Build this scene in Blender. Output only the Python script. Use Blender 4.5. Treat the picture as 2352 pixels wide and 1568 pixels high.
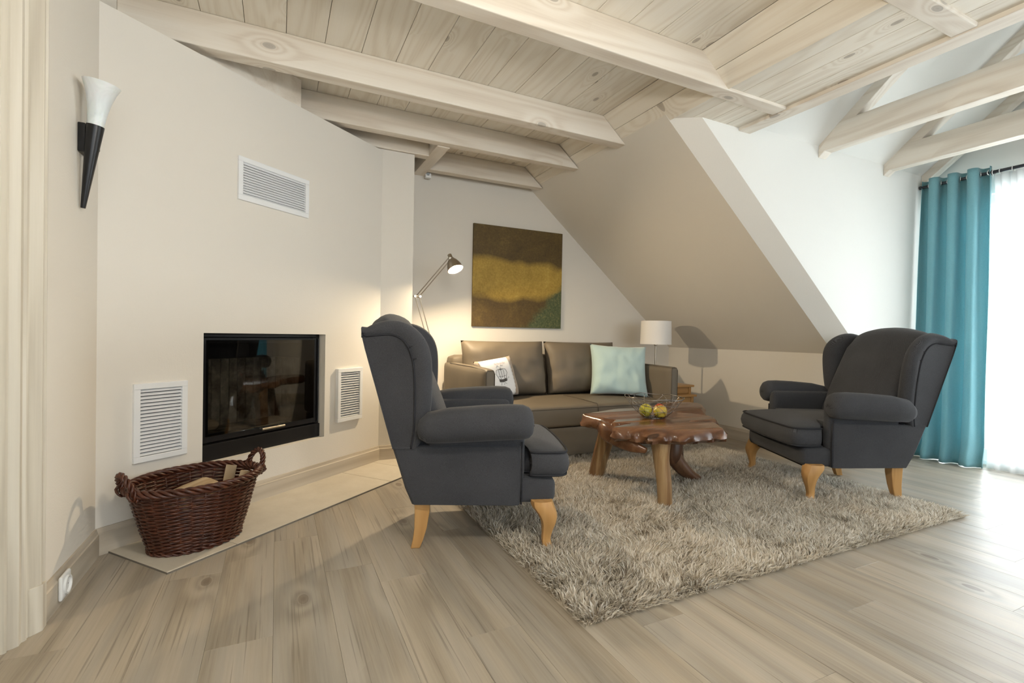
import bpy, bmesh, math, random
import numpy as np
from mathutils import Vector, Matrix, noise as mnoise
from mathutils.geometry import tessellate_polygon

random.seed(7)
rng = np.random.default_rng(7)
sc = bpy.context.scene
for o in list(bpy.data.objects):
    bpy.data.objects.remove(o)
C = sc.collection
PI = math.pi
R = math.radians

# ------------------------------------------------------------------ camera
FPX, YAW, PITCH, ROLL, CAMH = 1121.56, R(25.7186), R(-0.7498), R(1.1092), 0.95
fw = Vector((math.sin(YAW), math.cos(YAW), 0)); rt = Vector((math.cos(YAW), -math.sin(YAW), 0)); up = Vector((0, 0, 1))
f2 = fw * math.cos(PITCH) + up * math.sin(PITCH); u2 = up * math.cos(PITCH) - fw * math.sin(PITCH)
r3 = rt * math.cos(ROLL) + u2 * math.sin(ROLL); u3 = u2 * math.cos(ROLL) - rt * math.sin(ROLL)
cam = bpy.data.cameras.new('camera'); camo = bpy.data.objects.new('camera', cam); C.objects.link(camo)
cam.sensor_fit = 'HORIZONTAL'; cam.sensor_width = 36.0; cam.lens = FPX / 2352 * 36.0
cam.clip_start = 0.02; cam.clip_end = 200
mw = Matrix((r3, u3, -f2)).transposed().to_4x4(); mw.translation = Vector((0, 0, CAMH))
camo.matrix_world = mw
sc.camera = camo

# ------------------------------------------------------------------ world, daylight, exposure
w = bpy.data.worlds.new('sky'); sc.world = w; w.use_nodes = True
bg = w.node_tree.nodes['Background']
bg.inputs[0].default_value = (0.80, 0.90, 1.0, 1); bg.inputs[1].default_value = 3.0


def area(name, loc, rot, sx, sy, power, col):
    l = bpy.data.lights.new(name, 'AREA'); l.shape = 'RECTANGLE'; l.size = sx; l.size_y = sy
    l.energy = power; l.color = col
    o = bpy.data.objects.new(name, l); C.objects.link(o); o.location = loc; o.rotation_euler = rot
    return o


# daylight through the dormer doors (from +X) and through the windows behind the camera
area('dormer_daylight', (5.25, 0.95, 1.15), (0, R(90), 0), 2.3, 2.5, 300, (0.95, 0.98, 1.0))
area('rear_window_daylight', (1.6, -3.15, 1.4), (R(90), 0, 0), 4.2, 1.7, 38, (0.98, 0.99, 1.0))

sc.view_settings.view_transform = 'Standard'
sc.view_settings.look = 'None'
sc.view_settings.gamma = 1.0
sc.view_settings.use_curve_mapping = False
sc.view_settings.exposure = 0.12
sc.cycles.use_denoising = True
sc.cycles.max_bounces = 6
sc.cycles.diffuse_bounces = 3
sc.cycles.glossy_bounces = 2
sc.cycles.transmission_bounces = 4
sc.cycles.transparent_max_bounces = 8
sc.cycles.use_adaptive_sampling = True
sc.cycles.adaptive_threshold = 0.03
sc.cycles.sample_clamp_indirect = 6.0
sc.cycles.caustics_reflective = False
sc.cycles.caustics_refractive = False


# ------------------------------------------------------------------ materials
MATS = {}


class NT:
    def __init__(s, name):
        s.m = bpy.data.materials.new(name); s.m.use_nodes = True
        s.t = s.m.node_tree; s.n = s.t.nodes; s.b = s.n['Principled BSDF']; s.out = s.n['Material Output']
        MATS[name] = s.m

    def new(s, typ, **kw):
        nd = s.n.new(typ)
        for k, v in kw.items():
            setattr(nd, k, v)
        return nd

    def link(s, a, b):
        s.t.links.new(a, b)

    def setin(s, nd, i, v):
        if hasattr(v, 'is_output') or isinstance(v, bpy.types.NodeSocket):
            s.link(v, nd.inputs[i])
        else:
            nd.inputs[i].default_value = v

    def math(s, op, a, b=None, c=None):
        nd = s.new('ShaderNodeMath', operation=op)
        s.setin(nd, 0, a)
        if b is not None: s.setin(nd, 1, b)
        if c is not None: s.setin(nd, 2, c)
        return nd.outputs[0]

    def vmath(s, op, a, b):
        nd = s.new('ShaderNodeVectorMath', operation=op)
        s.setin(nd, 0, a); s.setin(nd, 1, b)
        return nd.outputs[0]

    def coords(s, scale=(1, 1, 1), rnd=0.0, kind='Object'):
        tc = s.new('ShaderNodeTexCoord').outputs[kind]
        if rnd:
            oi = s.new('ShaderNodeObjectInfo').outputs['Random']
            cb = s.new('ShaderNodeCombineXYZ')
            s.link(s.math('MULTIPLY', oi, rnd), cb.inputs[0]); s.link(s.math('MULTIPLY', oi, rnd * 1.7), cb.inputs[1])
            s.link(s.math('MULTIPLY', oi, rnd * 2.3), cb.inputs[2])
            tc = s.vmath('ADD', tc, cb.outputs[0])
        return s.vmath('MULTIPLY', tc, scale)

    def noise(s, vec, scale, detail=3, rough=.55, dist=0.0):
        nd = s.new('ShaderNodeTexNoise')
        s.link(vec, nd.inputs['Vector']); nd.inputs['Scale'].default_value = scale
        nd.inputs['Detail'].default_value = detail; nd.inputs['Roughness'].default_value = rough
        nd.inputs['Distortion'].default_value = dist
        return nd.outputs[0]

    def ramp(s, fac, stops, interp='LINEAR'):
        nd = s.new('ShaderNodeValToRGB'); cr = nd.color_ramp; cr.interpolation = interp
        while len(cr.elements) < len(stops): cr.elements.new(.5)
        for e, (p, c) in zip(cr.elements, stops):
            e.position = p; e.color = (*c, 1) if len(c) == 3 else c
        s.link(fac, nd.inputs[0])
        return nd.outputs[0]

    def mix(s, fac, a, b, mode='MIX'):
        nd = s.new('ShaderNodeMix', data_type='RGBA', blend_type=mode)
        s.setin(nd, 0, fac)
        for i, v in ((6, a), (7, b)):
            if isinstance(v, tuple): nd.inputs[i].default_value = (*v, 1)
            else: s.link(v, nd.inputs[i])
        return nd.outputs[2]

    def bump(s, h, strength, dist=.002):
        nd = s.new('ShaderNodeBump'); nd.inputs['Strength'].default_value = strength
        nd.inputs['Distance'].default_value = dist
        s.link(h, nd.inputs['Height']); s.link(nd.outputs[0], s.b.inputs['Normal'])

    def base(s, c, rough=.5, spec=.5, metal=0.0):
        if isinstance(c, tuple): s.b.inputs['Base Color'].default_value = (*c, 1)
        else: s.link(c, s.b.inputs['Base Color'])
        s.setin(s.b, 'Roughness', rough)
        s.b.inputs['Specular IOR Level'].default_value = spec; s.b.inputs['Metallic'].default_value = metal
        return s.m


def plain(name, c, rough=.5, spec=.5, metal=0.0):
    return NT(name).base(c, rough, spec, metal)


def plaster(name, c):
    t = NT(name); v = t.coords()
    n = t.noise(v, 140, 1, .5); n2 = t.noise(v, 3, 1)
    col = t.mix(t.math('MULTIPLY', n2, .5), tuple(x * .985 for x in c), tuple(min(1, x * 1.015) for x in c))
    t.bump(n, .25, .0015)
    return t.base(col, .85, .2)


def wood(name, axis, cols, knot=(.25, .22, .19), rough=.6, spec=.3, freq=9, along=.55, across=7, rnd=53.0, knots=True, vary=.12,
         streak=.35, bumpk=0.0, kscale=2.0, kdens=.78, crack=0.0, fscale=120.0, ringw=.42, tonew=.55, hue=False):
    """procedural grain; axis = index of the grain direction in object space"""
    t = NT(name)
    s = [across] * 3; s[axis] = along
    v = t.coords(tuple(s), rnd)
    # knots live in a 2-D field (grain direction, sum of the other two axes) so every face of a board shows them
    sep = t.new('ShaderNodeSeparateXYZ'); t.link(t.coords((1, 1, 1), rnd), sep.inputs[0])
    oth = [i for i in range(3) if i != axis]
    cbk = t.new('ShaderNodeCombineXYZ')
    t.link(t.math('MULTIPLY', sep.outputs[axis], .5), cbk.inputs[0]); t.link(t.math('ADD', sep.outputs[oth[0]], sep.outputs[oth[1]]), cbk.inputs[1])
    vk = cbk.outputs[0]
    base = t.noise(v, .55, 2, .5, .3)
    if knots:
        vo = t.new('ShaderNodeTexVoronoi'); vo.voronoi_dimensions = '2D'; t.link(vk, vo.inputs['Vector']); vo.inputs['Scale'].default_value = kscale
        d = vo.outputs['Distance']
        sp = t.new('ShaderNodeSeparateColor'); t.link(vo.outputs['Color'], sp.inputs[0])
        sel = t.math('GREATER_THAN', sp.outputs[0], kdens)
        halo = t.math('MULTIPLY', t.math('POWER', 2.718, t.math('MULTIPLY', d, -9.0)), sel)
        base = t.math('ADD', base, t.math('MULTIPLY', halo, .55))
        kn = t.math('MULTIPLY', t.math('LESS_THAN', d, .055), sel)
        ksoft = t.math('MULTIPLY', t.math('POWER', 2.718, t.math('MULTIPLY', d, -30.0)), sel)
    rings = t.math('MULTIPLY', t.math('ADD', t.math('SINE', t.math('MULTIPLY', base, freq * 6.283)), 1.0), .5)
    s3 = [fscale] * 3; s3[axis] = fscale / 32
    fine = t.noise(t.coords(tuple(s3), rnd), 1.0, 3, .6)
    s4 = [9.0] * 3; s4[axis] = .8
    tone = t.noise(t.coords(tuple(s4), rnd), 1.0, 2, .5)
    g = t.math('ADD', t.math('MULTIPLY', rings, ringw), t.math('MULTIPLY', fine, streak))
    g = t.math('ADD', g, t.math('MULTIPLY', tone, tonew))
    g = t.math('ADD', g, .5 - (ringw + streak + tonew) / 2)
    col = t.ramp(g, [(0.0, cols[0]), (.5, cols[1]), (1.0, cols[2])])
    if hue:
        s6 = [14.0] * 3; s6[axis] = .9
        hm = t.ramp(t.noise(t.coords(tuple(s6), rnd), 1.0, 3, .55), [(.40, (0, 0, 0)), (.62, (1, 1, 1))])
        col = t.mix(t.math('MULTIPLY', hm, .38), col, (.345, .33, .30))
    oi = t.new('ShaderNodeObjectInfo').outputs['Random']
    val = t.math('ADD', 1.0 - vary / 2, t.math('MULTIPLY', oi, vary))
    hs = t.new('ShaderNodeHueSaturation'); t.link(val, hs.inputs['Value']); t.link(col, hs.inputs['Color'])
    col = hs.outputs[0]
    if crack:
        s5 = [120.0] * 3; s5[axis] = 1.6
        cr_ = t.noise(t.coords(tuple(s5), rnd), 1.0, 2, .5); msk = t.noise(t.coords((5, 5, 5), rnd), 1.0, 2, .5)
        cm = t.ramp(t.math('ADD', cr_, t.math('MULTIPLY', msk, .25)), [(.75, (0, 0, 0)), (.83, (1, 1, 1))])
        col = t.mix(t.math('MULTIPLY', cm, crack), col, tuple(c * .55 for c in cols[0]))
    if knots:
        col = t.mix(t.math('MULTIPLY', ksoft, .45), col, knot)
        col = t.mix(t.math('MULTIPLY', kn, .6), col, knot)
    if bumpk: t.bump(fine, bumpk, .0012)
    return t.base(col, rough, spec)


def fabric(name, c1, c2, scale=420, rough=.9, sheen=.25, bump=.35, axis_mix=True):
    t = NT(name); v = t.coords()
    n = t.noise(v, scale, 2, .6); n2 = t.noise(v, 5, 3)
    wv = t.new('ShaderNodeTexWave'); wv.wave_type = 'BANDS'; wv.bands_direction = 'DIAGONAL'
    t.link(v, wv.inputs['Vector']); wv.inputs['Scale'].default_value = scale * .42; wv.inputs['Distortion'].default_value = 1.5
    f = t.math('ADD', t.math('MULTIPLY', n, .6), t.math('MULTIPLY', wv.outputs[1], .4))
    f = t.math('ADD', f, t.math('MULTIPLY', t.math('SUBTRACT', n2, .5), .25))
    col = t.ramp(f, [(.2, c1), (.8, c2)])
    t.b.inputs['Sheen Weight'].default_value = sheen; t.b.inputs['Sheen Roughness'].default_value = .5
    t.bump(f, bump, .0012)
    return t.base(col, rough, .2)


plaster('wall_paint', (.80, .755, .675))
plaster('dormer_paint', (.86, .85, .80))
WH = [(.68, .595, .48), (.86, .80, .69), (.91, .87, .785)]
wood('ceil_y', 1, WH, knot=(.34, .29, .23), kscale=4.2, kdens=.62, vary=.08, ringw=.30, tonew=.35, streak=.45, freq=12)
wood('beam_x', 0, [(.62, .525, .42), (.81, .735, .63), (.89, .84, .755)], knot=(.38, .34, .29), vary=.06, kscale=3.6, kdens=.62, ringw=.34, tonew=.25, streak=.4, freq=8)
wood('beam_y', 1, [(.62, .525, .42), (.81, .735, .63), (.89, .84, .755)], knot=(.38, .34, .29), vary=.06, kscale=3.6, kdens=.62, ringw=.34, tonew=.25, streak=.4, freq=8)
FL = [(.19, .155, .115), (.375, .32, .245), (.50, .435, .345)]
wood('floor_y', 1, FL, knot=(.17, .13, .095), rough=.38, spec=.4, freq=5, streak=.55, vary=.12, kscale=3.2, kdens=.70, crack=.40, fscale=130, ringw=.34, tonew=.65, hue=True)
BB = [(.42, .36, .28), (.56, .49, .39), (.66, .60, .50)]
wood('board_x', 0, BB, knots=False, vary=.04, rough=.5)
wood('board_y', 1, BB, knots=False, vary=.04, rough=.5)
wood('casing_z', 2, [(.45, .40, .32), (.63, .58, .48), (.73, .69, .60)], knots=False, vary=.04, rough=.5, across=9)
wood('leg_wood', 2, [(.42, .225, .075), (.51, .285, .105), (.58, .345, .14)], knots=False, vary=.02, rough=.4, across=10)
wood('pine', 0, [(.38, .20, .07), (.50, .285, .11), (.58, .36, .16)], knots=True, vary=.04, rough=.4, kscale=5)
wood('log_wood', 0, [(.30, .20, .11), (.48, .36, .22), (.58, .46, .30)], knots=False, vary=.2, rough=.8)
wood('teak_top', 0, [(.055, .022, .010), (.135, .058, .026), (.25, .12, .055)], knot=(.03, .012, .006), rough=.22, spec=.5, freq=4,
     streak=.5, across=9, kscale=3.2, kdens=.7, vary=.02, bumpk=.15)
wood('teak_leg', 2, [(.11, .05, .02), (.25, .14, .058), (.44, .31, .16)], knots=False, rough=.32, spec=.5, freq=5, across=14, streak=.6, vary=.2)
wood('teak_dark', 2, [(.05, .022, .012), (.12, .055, .028), (.22, .12, .065)], knots=False, rough=.35, spec=.5, freq=4, across=10, streak=.6, vary=.1)
fabric('wing_fabric', (.020, .021, .025), (.086, .088, .096), 430, .95, .10, .5)
plain('wing_piping', (.032, .033, .038), .9, .2)
t = NT('sofa_leather'); v = t.coords()
n1 = t.noise(v, 260, 3, .6); n2 = t.noise(v, 2.2, 3)
t.bump(n1, .18, .001)
t.base(t.ramp(n2, [(.2, (.135, .110, .079)), (.8, (.185, .152, .109))]), .55, .35)
plain('sofa_seam', (.09, .073, .055), .6, .3)
plain('black_plastic', (.012, .012, .012), .5, .4)
fabric('teal_cushion', (.40, .55, .55), (.55, .70, .68), 300, .8, .5, .15)
fabric('white_cotton', (.80, .79, .77), (.90, .89, .88), 500, .9, .2, .2)
fabric('beige_linen', (.36, .28, .21), (.50, .41, .32), 500, .9, .2, .2)
plain('print_ink', (.10, .095, .09), .9, .1)
plain('print_pink', (.62, .45, .42), .9, .1)
t = NT('curtain_teal'); v = t.coords()
n1 = t.noise(t.vmath('MULTIPLY', v, (1, 1, .15)), 700, 2, .6)
t.bump(n1, .1, .001)
col = t.ramp(n1, [(.2, (.20, .46, .52)), (.8, (.31, .58, .63))])
t.base(col, .62, .3); t.b.inputs['Sheen Weight'].default_value = .3
tr = t.new('ShaderNodeBsdfTranslucent'); t.link(col, tr.inputs[0])
ms = t.new('ShaderNodeMixShader'); ms.inputs[0].default_value = .22
t.link(t.b.outputs[0], ms.inputs[1]); t.link(tr.outputs[0], ms.inputs[2]); t.link(ms.outputs[0], t.out.inputs[0])
t = NT('sheer_white')
df = t.new('ShaderNodeBsdfDiffuse'); df.inputs[0].default_value = (.92, .93, .93, 1)
tr = t.new('ShaderNodeBsdfTranslucent'); tr.inputs[0].default_value = (.94, .96, .96, 1)
tp = t.new('ShaderNodeBsdfTransparent'); tp.inputs[0].default_value = (1, 1, 1, 1)
ms = t.new('ShaderNodeMixShader'); ms.inputs[0].default_value = .6
t.link(df.outputs[0], ms.inputs[1]); t.link(tr.outputs[0], ms.inputs[2])
m2 = t.new('ShaderNodeMixShader'); m2.inputs[0].default_value = .40
t.link(ms.outputs[0], m2.inputs[1]); t.link(tp.outputs[0], m2.inputs[2]); t.link(m2.outputs[0], t.out.inputs[0])


def glassy(name, tint, refl, rough=.02):
    t = NT(name)
    tp = t.new('ShaderNodeBsdfTransparent'); tp.inputs[0].default_value = (*tint, 1)
    gl = t.new('ShaderNodeBsdfGlossy'); gl.inputs['Roughness'].default_value = rough; gl.inputs[0].default_value = (1, 1, 1, 1)
    fr = t.new('ShaderNodeFresnel'); fr.inputs[0].default_value = refl
    ms = t.new('ShaderNodeMixShader'); t.link(fr.outputs[0], ms.inputs[0])
    t.link(tp.outputs[0], ms.inputs[1]); t.link(gl.outputs[0], ms.inputs[2]); t.link(ms.outputs[0], t.out.inputs[0])


glassy('window_glass', (.97, .98, .98), 1.35)
glassy('stove_glass', (.66, .65, .63), 1.5)
plain('black_metal', (.008, .008, .009), .35, .4)
plain('dark_iron', (.014, .014, .015), .55, .4)
plain('rod_metal', (.05, .055, .065), .35, .5, .6)
plain('nickel', (.50, .45, .37), .28, .5, 1.0)
plain('chrome', (.75, .75, .76), .12, .5, 1.0)
plain('wire_metal', (.30, .29, .28), .25, .5, 1.0)
plain('white_lacquer', (.86, .87, .87), .4, .4)
plain('vent_dark', (.16, .16, .16), .8, .1)
plain('white_plastic', (.84, .84, .82), .3, .5)
plain('grey_plastic', (.42, .45, .47), .3, .5)
t = NT('alabaster'); v = t.coords((1, 1, .6)); n1 = t.noise(v, 14, 4, .6, 1.5)
t.base(t.ramp(n1, [(.3, (.80, .79, .78)), (.7, (.96, .95, .94))]), .3, .5)
t.b.inputs['Subsurface Weight'].default_value = .2
t = NT('lamp_linen'); v = t.coords((1, 1, 1)); n1 = t.noise(t.vmath('MULTIPLY', v, (1, 1, 2.5)), 500, 2)
t.bump(n1, .2, .001)
t.base(t.ramp(n1, [(.2, (.82, .79, .75)), (.8, (.93, .91, .88))]), .9, .2)
t = NT('hearth_stone'); v = t.coords(); n1 = t.noise(v, 9, 5, .65); n2 = t.noise(v, 160, 3)
t.bump(n2, .12, .001)
t.base(t.ramp(t.math('ADD', t.math('MULTIPLY', n1, .7), t.math('MULTIPLY', n2, .3)),
              [(.25, (.58, .52, .42)), (.75, (.70, .645, .54))]), .45, .4)
plain('grout', (.20, .18, .15), .9, .1)
t = NT('firebrick'); v = t.coords((1, 1, 1), 11); n1 = t.noise(v, 7, 5, .7); n2 = t.noise(v, 120, 3)
t.bump(n2, .3, .001)
t.base(t.ramp(n1, [(.35, (.10, .075, .05)), (.7, (.48, .42, .32))]), .9, .1)
t = NT('wicker'); v = t.coords(); n1 = t.noise(v, 38, 4, .6)
t.base(t.ramp(n1, [(.25, (.030, .009, .005)), (.6, (.085, .024, .011)), (.85, (.17, .06, .025))]), .35, .5)
t = NT('bulb_glow'); t.b.inputs['Emission Color'].default_value = (1, .80, .48, 1)
t.b.inputs['Emission Strength'].default_value = 60; t.base((1, .9, .7), .3)
t = NT('globe_glow'); t.b.inputs['Emission Color'].default_value = (1, .93, .82, 1)
t.b.inputs['Emission Strength'].default_value = 150; t.base((.9, .9, .88), .3)
# rug yarn: the yarn itself is dyed in several tones (one value per strand)
t = NT('rug_yarn')
at = t.new('ShaderNodeAttribute'); at.attribute_name = 'tone'
t.base(t.ramp(at.outputs['Fac'], [(0, (.36, .30, .22)), (.35, (.66, .59, .48)), (.7, (.85, .79, .69)), (1, (.94, .91, .85))]), .75, .3)
tr = t.new('ShaderNodeBsdfTranslucent'); t.link(t.b.inputs['Base Color'].links[0].from_socket, tr.inputs[0])
ms = t.new('ShaderNodeMixShader'); ms.inputs[0].default_value = .3
t.link(t.b.outputs[0], ms.inputs[1]); t.link(tr.outputs[0], ms.inputs[2]); t.link(ms.outputs[0], t.out.inputs[0])
plain('rug_backing', (.26, .22, .17), .95, .1)
# canvas stand-in: plain mottled ochre, umber and green
t = NT('canvas_paint'); v = t.coords()
n1 = t.noise(v, 5, 5, .7, .6); n2 = t.noise(v, 60, 3, .7); n3 = t.noise(v, 2.0, 2, .5)
sx = t.new('ShaderNodeSeparateXYZ'); t.link(t.new('ShaderNodeTexCoord').outputs['Object'], sx.inputs[0])
brown = t.ramp(t.math('ADD', t.math('MULTIPLY', n1, .6), t.math('MULTIPLY', n2, .4)),
               [(.25, (.050, .030, .010)), (.55, (.125, .080, .022)), (.8, (.24, .165, .045))])
gold = t.ramp(t.math('ADD', t.math('MULTIPLY', n1, .5), t.math('MULTIPLY', n2, .5)),
              [(.25, (.26, .155, .02)), (.6, (.50, .33, .06)), (.85, (.66, .50, .16))])
zz = t.math('ADD', sx.outputs[2], t.math('MULTIPLY', t.math('SUBTRACT', n3, .5), .30))
band = t.math('SUBTRACT', 1.0, t.math('MULTIPLY', t.math('ABSOLUTE', t.math('ADD', zz, .02)), 5.5))
band = t.ramp(band, [(.0, (0, 0, 0)), (.35, (1, 1, 1))])
green = t.ramp(n2, [(.35, (.055, .075, .030)), (.55, (.10, .12, .05)), (.75, (.23, .18, .06))])
xx = t.math('ADD', t.math('SUBTRACT', sx.outputs[0], sx.outputs[2]), t.math('MULTIPLY', n1, .3))
gmask = t.ramp(xx, [(.62, (0, 0, 0)), (.72, (1, 1, 1))])
col = t.mix(band, brown, gold); col = t.mix(gmask, col, green)
t.bump(n2, .3, .001); t.base(col, .55, .4)
plain('canvas_edge', (.10, .07, .025), .7, .2)
for nm, c1, c2 in (('fruit_green', (.38, .36, .03), (.55, .46, .06)), ('fruit_yellow', (.60, .34, .05), (.48, .42, .05)), ('fruit_red', (.36, .035, .02), (.50, .13, .04))):
    t = NT(nm); n1 = t.noise(t.coords(), 22, 3); t.base(t.ramp(n1, [(.35, c1), (.65, c2)]), .3, .5)
plain('stem_brown', (.07, .04, .02), .8, .2)
plain('chair_dust_cloth', (.012, .012, .013), .95, .05)  # near-black cloth of the dust cover beneath each armchair


# ------------------------------------------------------------------ mesh builder
class MB:
    def __init__(s):
        s.v = []; s.f = []

    def add(s, vs, fs):
        o = len(s.v); s.v += [tuple(p) for p in vs]; s.f += [tuple(i + o for i in f) for f in fs]
        return s

    def hexa(s, p):
        """p: 4 bottom + 4 top corners, counter-clockwise"""
        return s.add(p, [(3, 2, 1, 0), (4, 5, 6, 7), (0, 1, 5, 4), (1, 2, 6, 5), (2, 3, 7, 6), (3, 0, 4, 7)])

    def box(s, x0, x1, y0, y1, z0, z1):
        return s.hexa([(x0, y0, z0), (x1, y0, z0), (x1, y1, z0), (x0, y1, z0), (x0, y0, z1), (x1, y0, z1), (x1, y1, z1), (x0, y1, z1)])

    def loft(s, rings, cap=True, close=True):
        n = len(rings[0]); vs = [p for r in rings for p in r]; fs = []
        for i in range(len(rings) - 1):
            for j in range(n if close else n - 1):
                k = (j + 1) % n
                fs.append((i * n + j, i * n + k, (i + 1) * n + k, (i + 1) * n + j))
        if cap:
            fs.append(tuple(range(n - 1, -1, -1))); b = (len(rings) - 1) * n
            fs.append(tuple(range(b, b + n)))
        return s.add(vs, fs)

    def tube(s, path, r, sides=8, closed=False, cap=True, sq=None):
        path = [Vector(p) for p in path]; n = len(path)
        rr = r if hasattr(r, '__len__') else [r] * n
        rings = []; ref = None
        for i, p in enumerate(path):
            if closed: d = path[(i + 1) % n] - path[i - 1]
            else: d = path[min(i + 1, n - 1)] - path[max(i - 1, 0)]
            d = d.normalized() if d.length > 1e-9 else Vector((0, 0, 1))
            if ref is None:
                ref = Vector((0, 0, 1)) if abs(d.z) < .9 else Vector((1, 0, 0))
            a = (ref - d * ref.dot(d)).normalized(); b = d.cross(a); ref = a
            rings.append([p + (a * math.cos(t) + b * math.sin(t)) * rr[i] for t in [2 * PI * k / sides for k in range(sides)]])
        if closed:
            rings.append(rings[0]); cap = False
        return s.loft(rings, cap)

    def lathe(s, prof, c=(0, 0, 0), seg=32, sx=1, sy=1):
        rings = [[(c[0] + r * math.cos(2 * PI * k / seg) * sx, c[1] + r * math.sin(2 * PI * k / seg) * sy, c[2] + z) for k in range(seg)] for r, z in prof]
        return s.loft(rings, True)

    def prism(s, poly, axis, a, b):
        """poly 2-D points in the two remaining axes, extruded along axis from a to b"""
        def P(p, h):
            q = list(p); q.insert(axis, h); return tuple(q)
        n = len(poly)
        vs = [P(p, a) for p in poly] + [P(p, b) for p in poly]
        fs = [(i, (i + 1) % n, n + (i + 1) % n, n + i) for i in range(n)]
        tri = tessellate_polygon([[Vector((p[0], p[1], 0)) for p in poly]])
        for q in tri:
            fs.append(tuple(q)); fs.append(tuple(n + i for i in reversed(q)))
        return s.add(vs, fs)

    def mesh(s, name, smooth=None):
        me = bpy.data.meshes.new(name); me.from_pydata(s.v, [], s.f)
        bm = bmesh.new(); bm.from_mesh(me); bmesh.ops.recalc_face_normals(bm, faces=bm.faces); bm.to_mesh(me); bm.free()
        if smooth is not None:
            me.polygons.foreach_set('use_smooth', [True] * len(me.polygons))
            if smooth < 170: me.set_sharp_from_angle(angle=R(smooth))
        me.update()
        return me

    def build(s, name, mat, parent=None, smooth=None, bevel=0, seg=2, sub=0):
        o = bpy.data.objects.new(name, s.mesh(name, smooth)); C.objects.link(o)
        o.data.materials.append(MATS[mat])
        if parent: o.parent = parent
        if bevel:
            b = o.modifiers.new('bevel', 'BEVEL'); b.width = bevel; b.segments = seg; b.limit_method = 'ANGLE'; b.angle_limit = R(35)
        if sub:
            m = o.modifiers.new('sub', 'SUBSURF'); m.levels = sub; m.render_levels = sub
        return o


def softbox(x0, x1, y0, y1, z0, z1, r, bulge=(0, 0, 0), n=10, noise_amp=0.0, seed=0.0, taper=None):
    """rounded box with faces that belly out by bulge"""
    mb = MB(); cx, cy, cz = (x0 + x1) / 2, (y0 + y1) / 2, (z0 + z1) / 2
    h = Vector(((x1 - x0) / 2, (y1 - y0) / 2, (z1 - z0) / 2)); r = min(r, h.x, h.y, h.z)
    idx = {}

    def vert(p):
        k = tuple(round(c, 5) for c in p)
        if k in idx: return idx[k]
        q = Vector((p[0] * h.x, p[1] * h.y, p[2] * h.z))
        inner = Vector([max(-(h[i] - r), min(h[i] - r, q[i])) for i in range(3)])
        d = q - inner
        if d.length > 1e-9: d = d.normalized() * r
        q = inner + d
        for i in range(3):
            j, k2 = (i + 1) % 3, (i + 2) % 3
            q[i] += bulge[i] * p[i] * (1 - p[j] ** 2) * (1 - p[k2] ** 2)
        if noise_amp:
            q += mnoise.noise_vector(Vector((q.x * 6 + seed, q.y * 6, q.z * 6))) * noise_amp
        if taper: q = Vector(taper(q))
        idx[k] = len(mb.v); mb.v.append((cx + q.x, cy + q.y, cz + q.z)); return idx[k]

    ax = [-1 + 2 * i / n for i in range(n + 1)]
    # concentrate samples near the edges
    ax = [math.copysign(1 - (1 - abs(a)) ** 1.6, a) if a else 0 for a in ax]
    for axis in range(3):
        for sgn in (-1, 1):
            for i in range(n):
                for j in range(n):
                    c = []
                    for (a, b) in ((i, j), (i + 1, j), (i + 1, j + 1), (i, j + 1)):
                        p = [0, 0, 0]; p[axis] = sgn; p[(axis + 1) % 3] = ax[a]; p[(axis + 2) % 3] = ax[b]
                        c.append(vert(p))
                    mb.f.append(tuple(c))
    return mb


def pillow(wd, ht, th, n=22, pinch=.06, wr=.006, seed=0):
    """pillow in local x (width), z (height), thickness along y; bottom edge at z=0"""
    mb = MB(); ids = {}
    for sgn in (-1, 1):
        for i in range(n + 1):
            for j in range(n + 1):
                u, v2 = -1 + 2 * i / n, -1 + 2 * j / n
                edge = i in (0, n) or j in (0, n)
                if edge and (0, i, j) in ids:
                    ids[(sgn, i, j)] = ids[(0, i, j)]; continue
                x = wd / 2 * u * (1 - pinch * (1 - v2 * v2) * u * u)
                z = ht / 2 * v2 * (1 - pinch * (1 - u * u) * v2 * v2)
                y = sgn * th / 2 * max(0, (1 - u ** 4) * (1 - v2 ** 4)) ** .55
                nn = mnoise.noise(Vector((u * 2.3 + seed, v2 * 2.3, sgn))) + .5 * mnoise.noise(Vector((u * 6 + seed, v2 * 3, sgn * 2)))
                y += wr * nn * (1 if not edge else 0)
                k = len(mb.v); mb.v.append((x, y, z + ht / 2)); ids[(sgn, i, j)] = k
                if edge: ids[(0, i, j)] = k
        for i in range(n):
            for j in range(n):
                q = (ids[(sgn, i, j)], ids[(sgn, i + 1, j)], ids[(sgn, i + 1, j + 1)], ids[(sgn, i, j + 1)])
                mb.f.append(q)
    return mb


def empty(name, loc=(0, 0, 0), rz=0.0, label=None, cat=None, group=None):
    o = bpy.data.objects.new(name, None); C.objects.link(o); o.location = loc; o.rotation_euler = (0, 0, rz)
    o.empty_display_size = .1
    return tag(o, label, cat, group)


def tag(o, label=None, cat=None, group=None, kind=None):
    if label: o['label'] = label
    if cat: o['category'] = cat
    if group: o['group'] = group
    if kind: o['kind'] = kind
    return o


def struct(o):
    o['kind'] = 'structure'; return o


def copy_tree(o, parent=None):
    c = o.copy(); C.objects.link(c); c.parent = parent
    for ch in list(o.children): copy_tree(ch, c)
    return c


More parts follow.
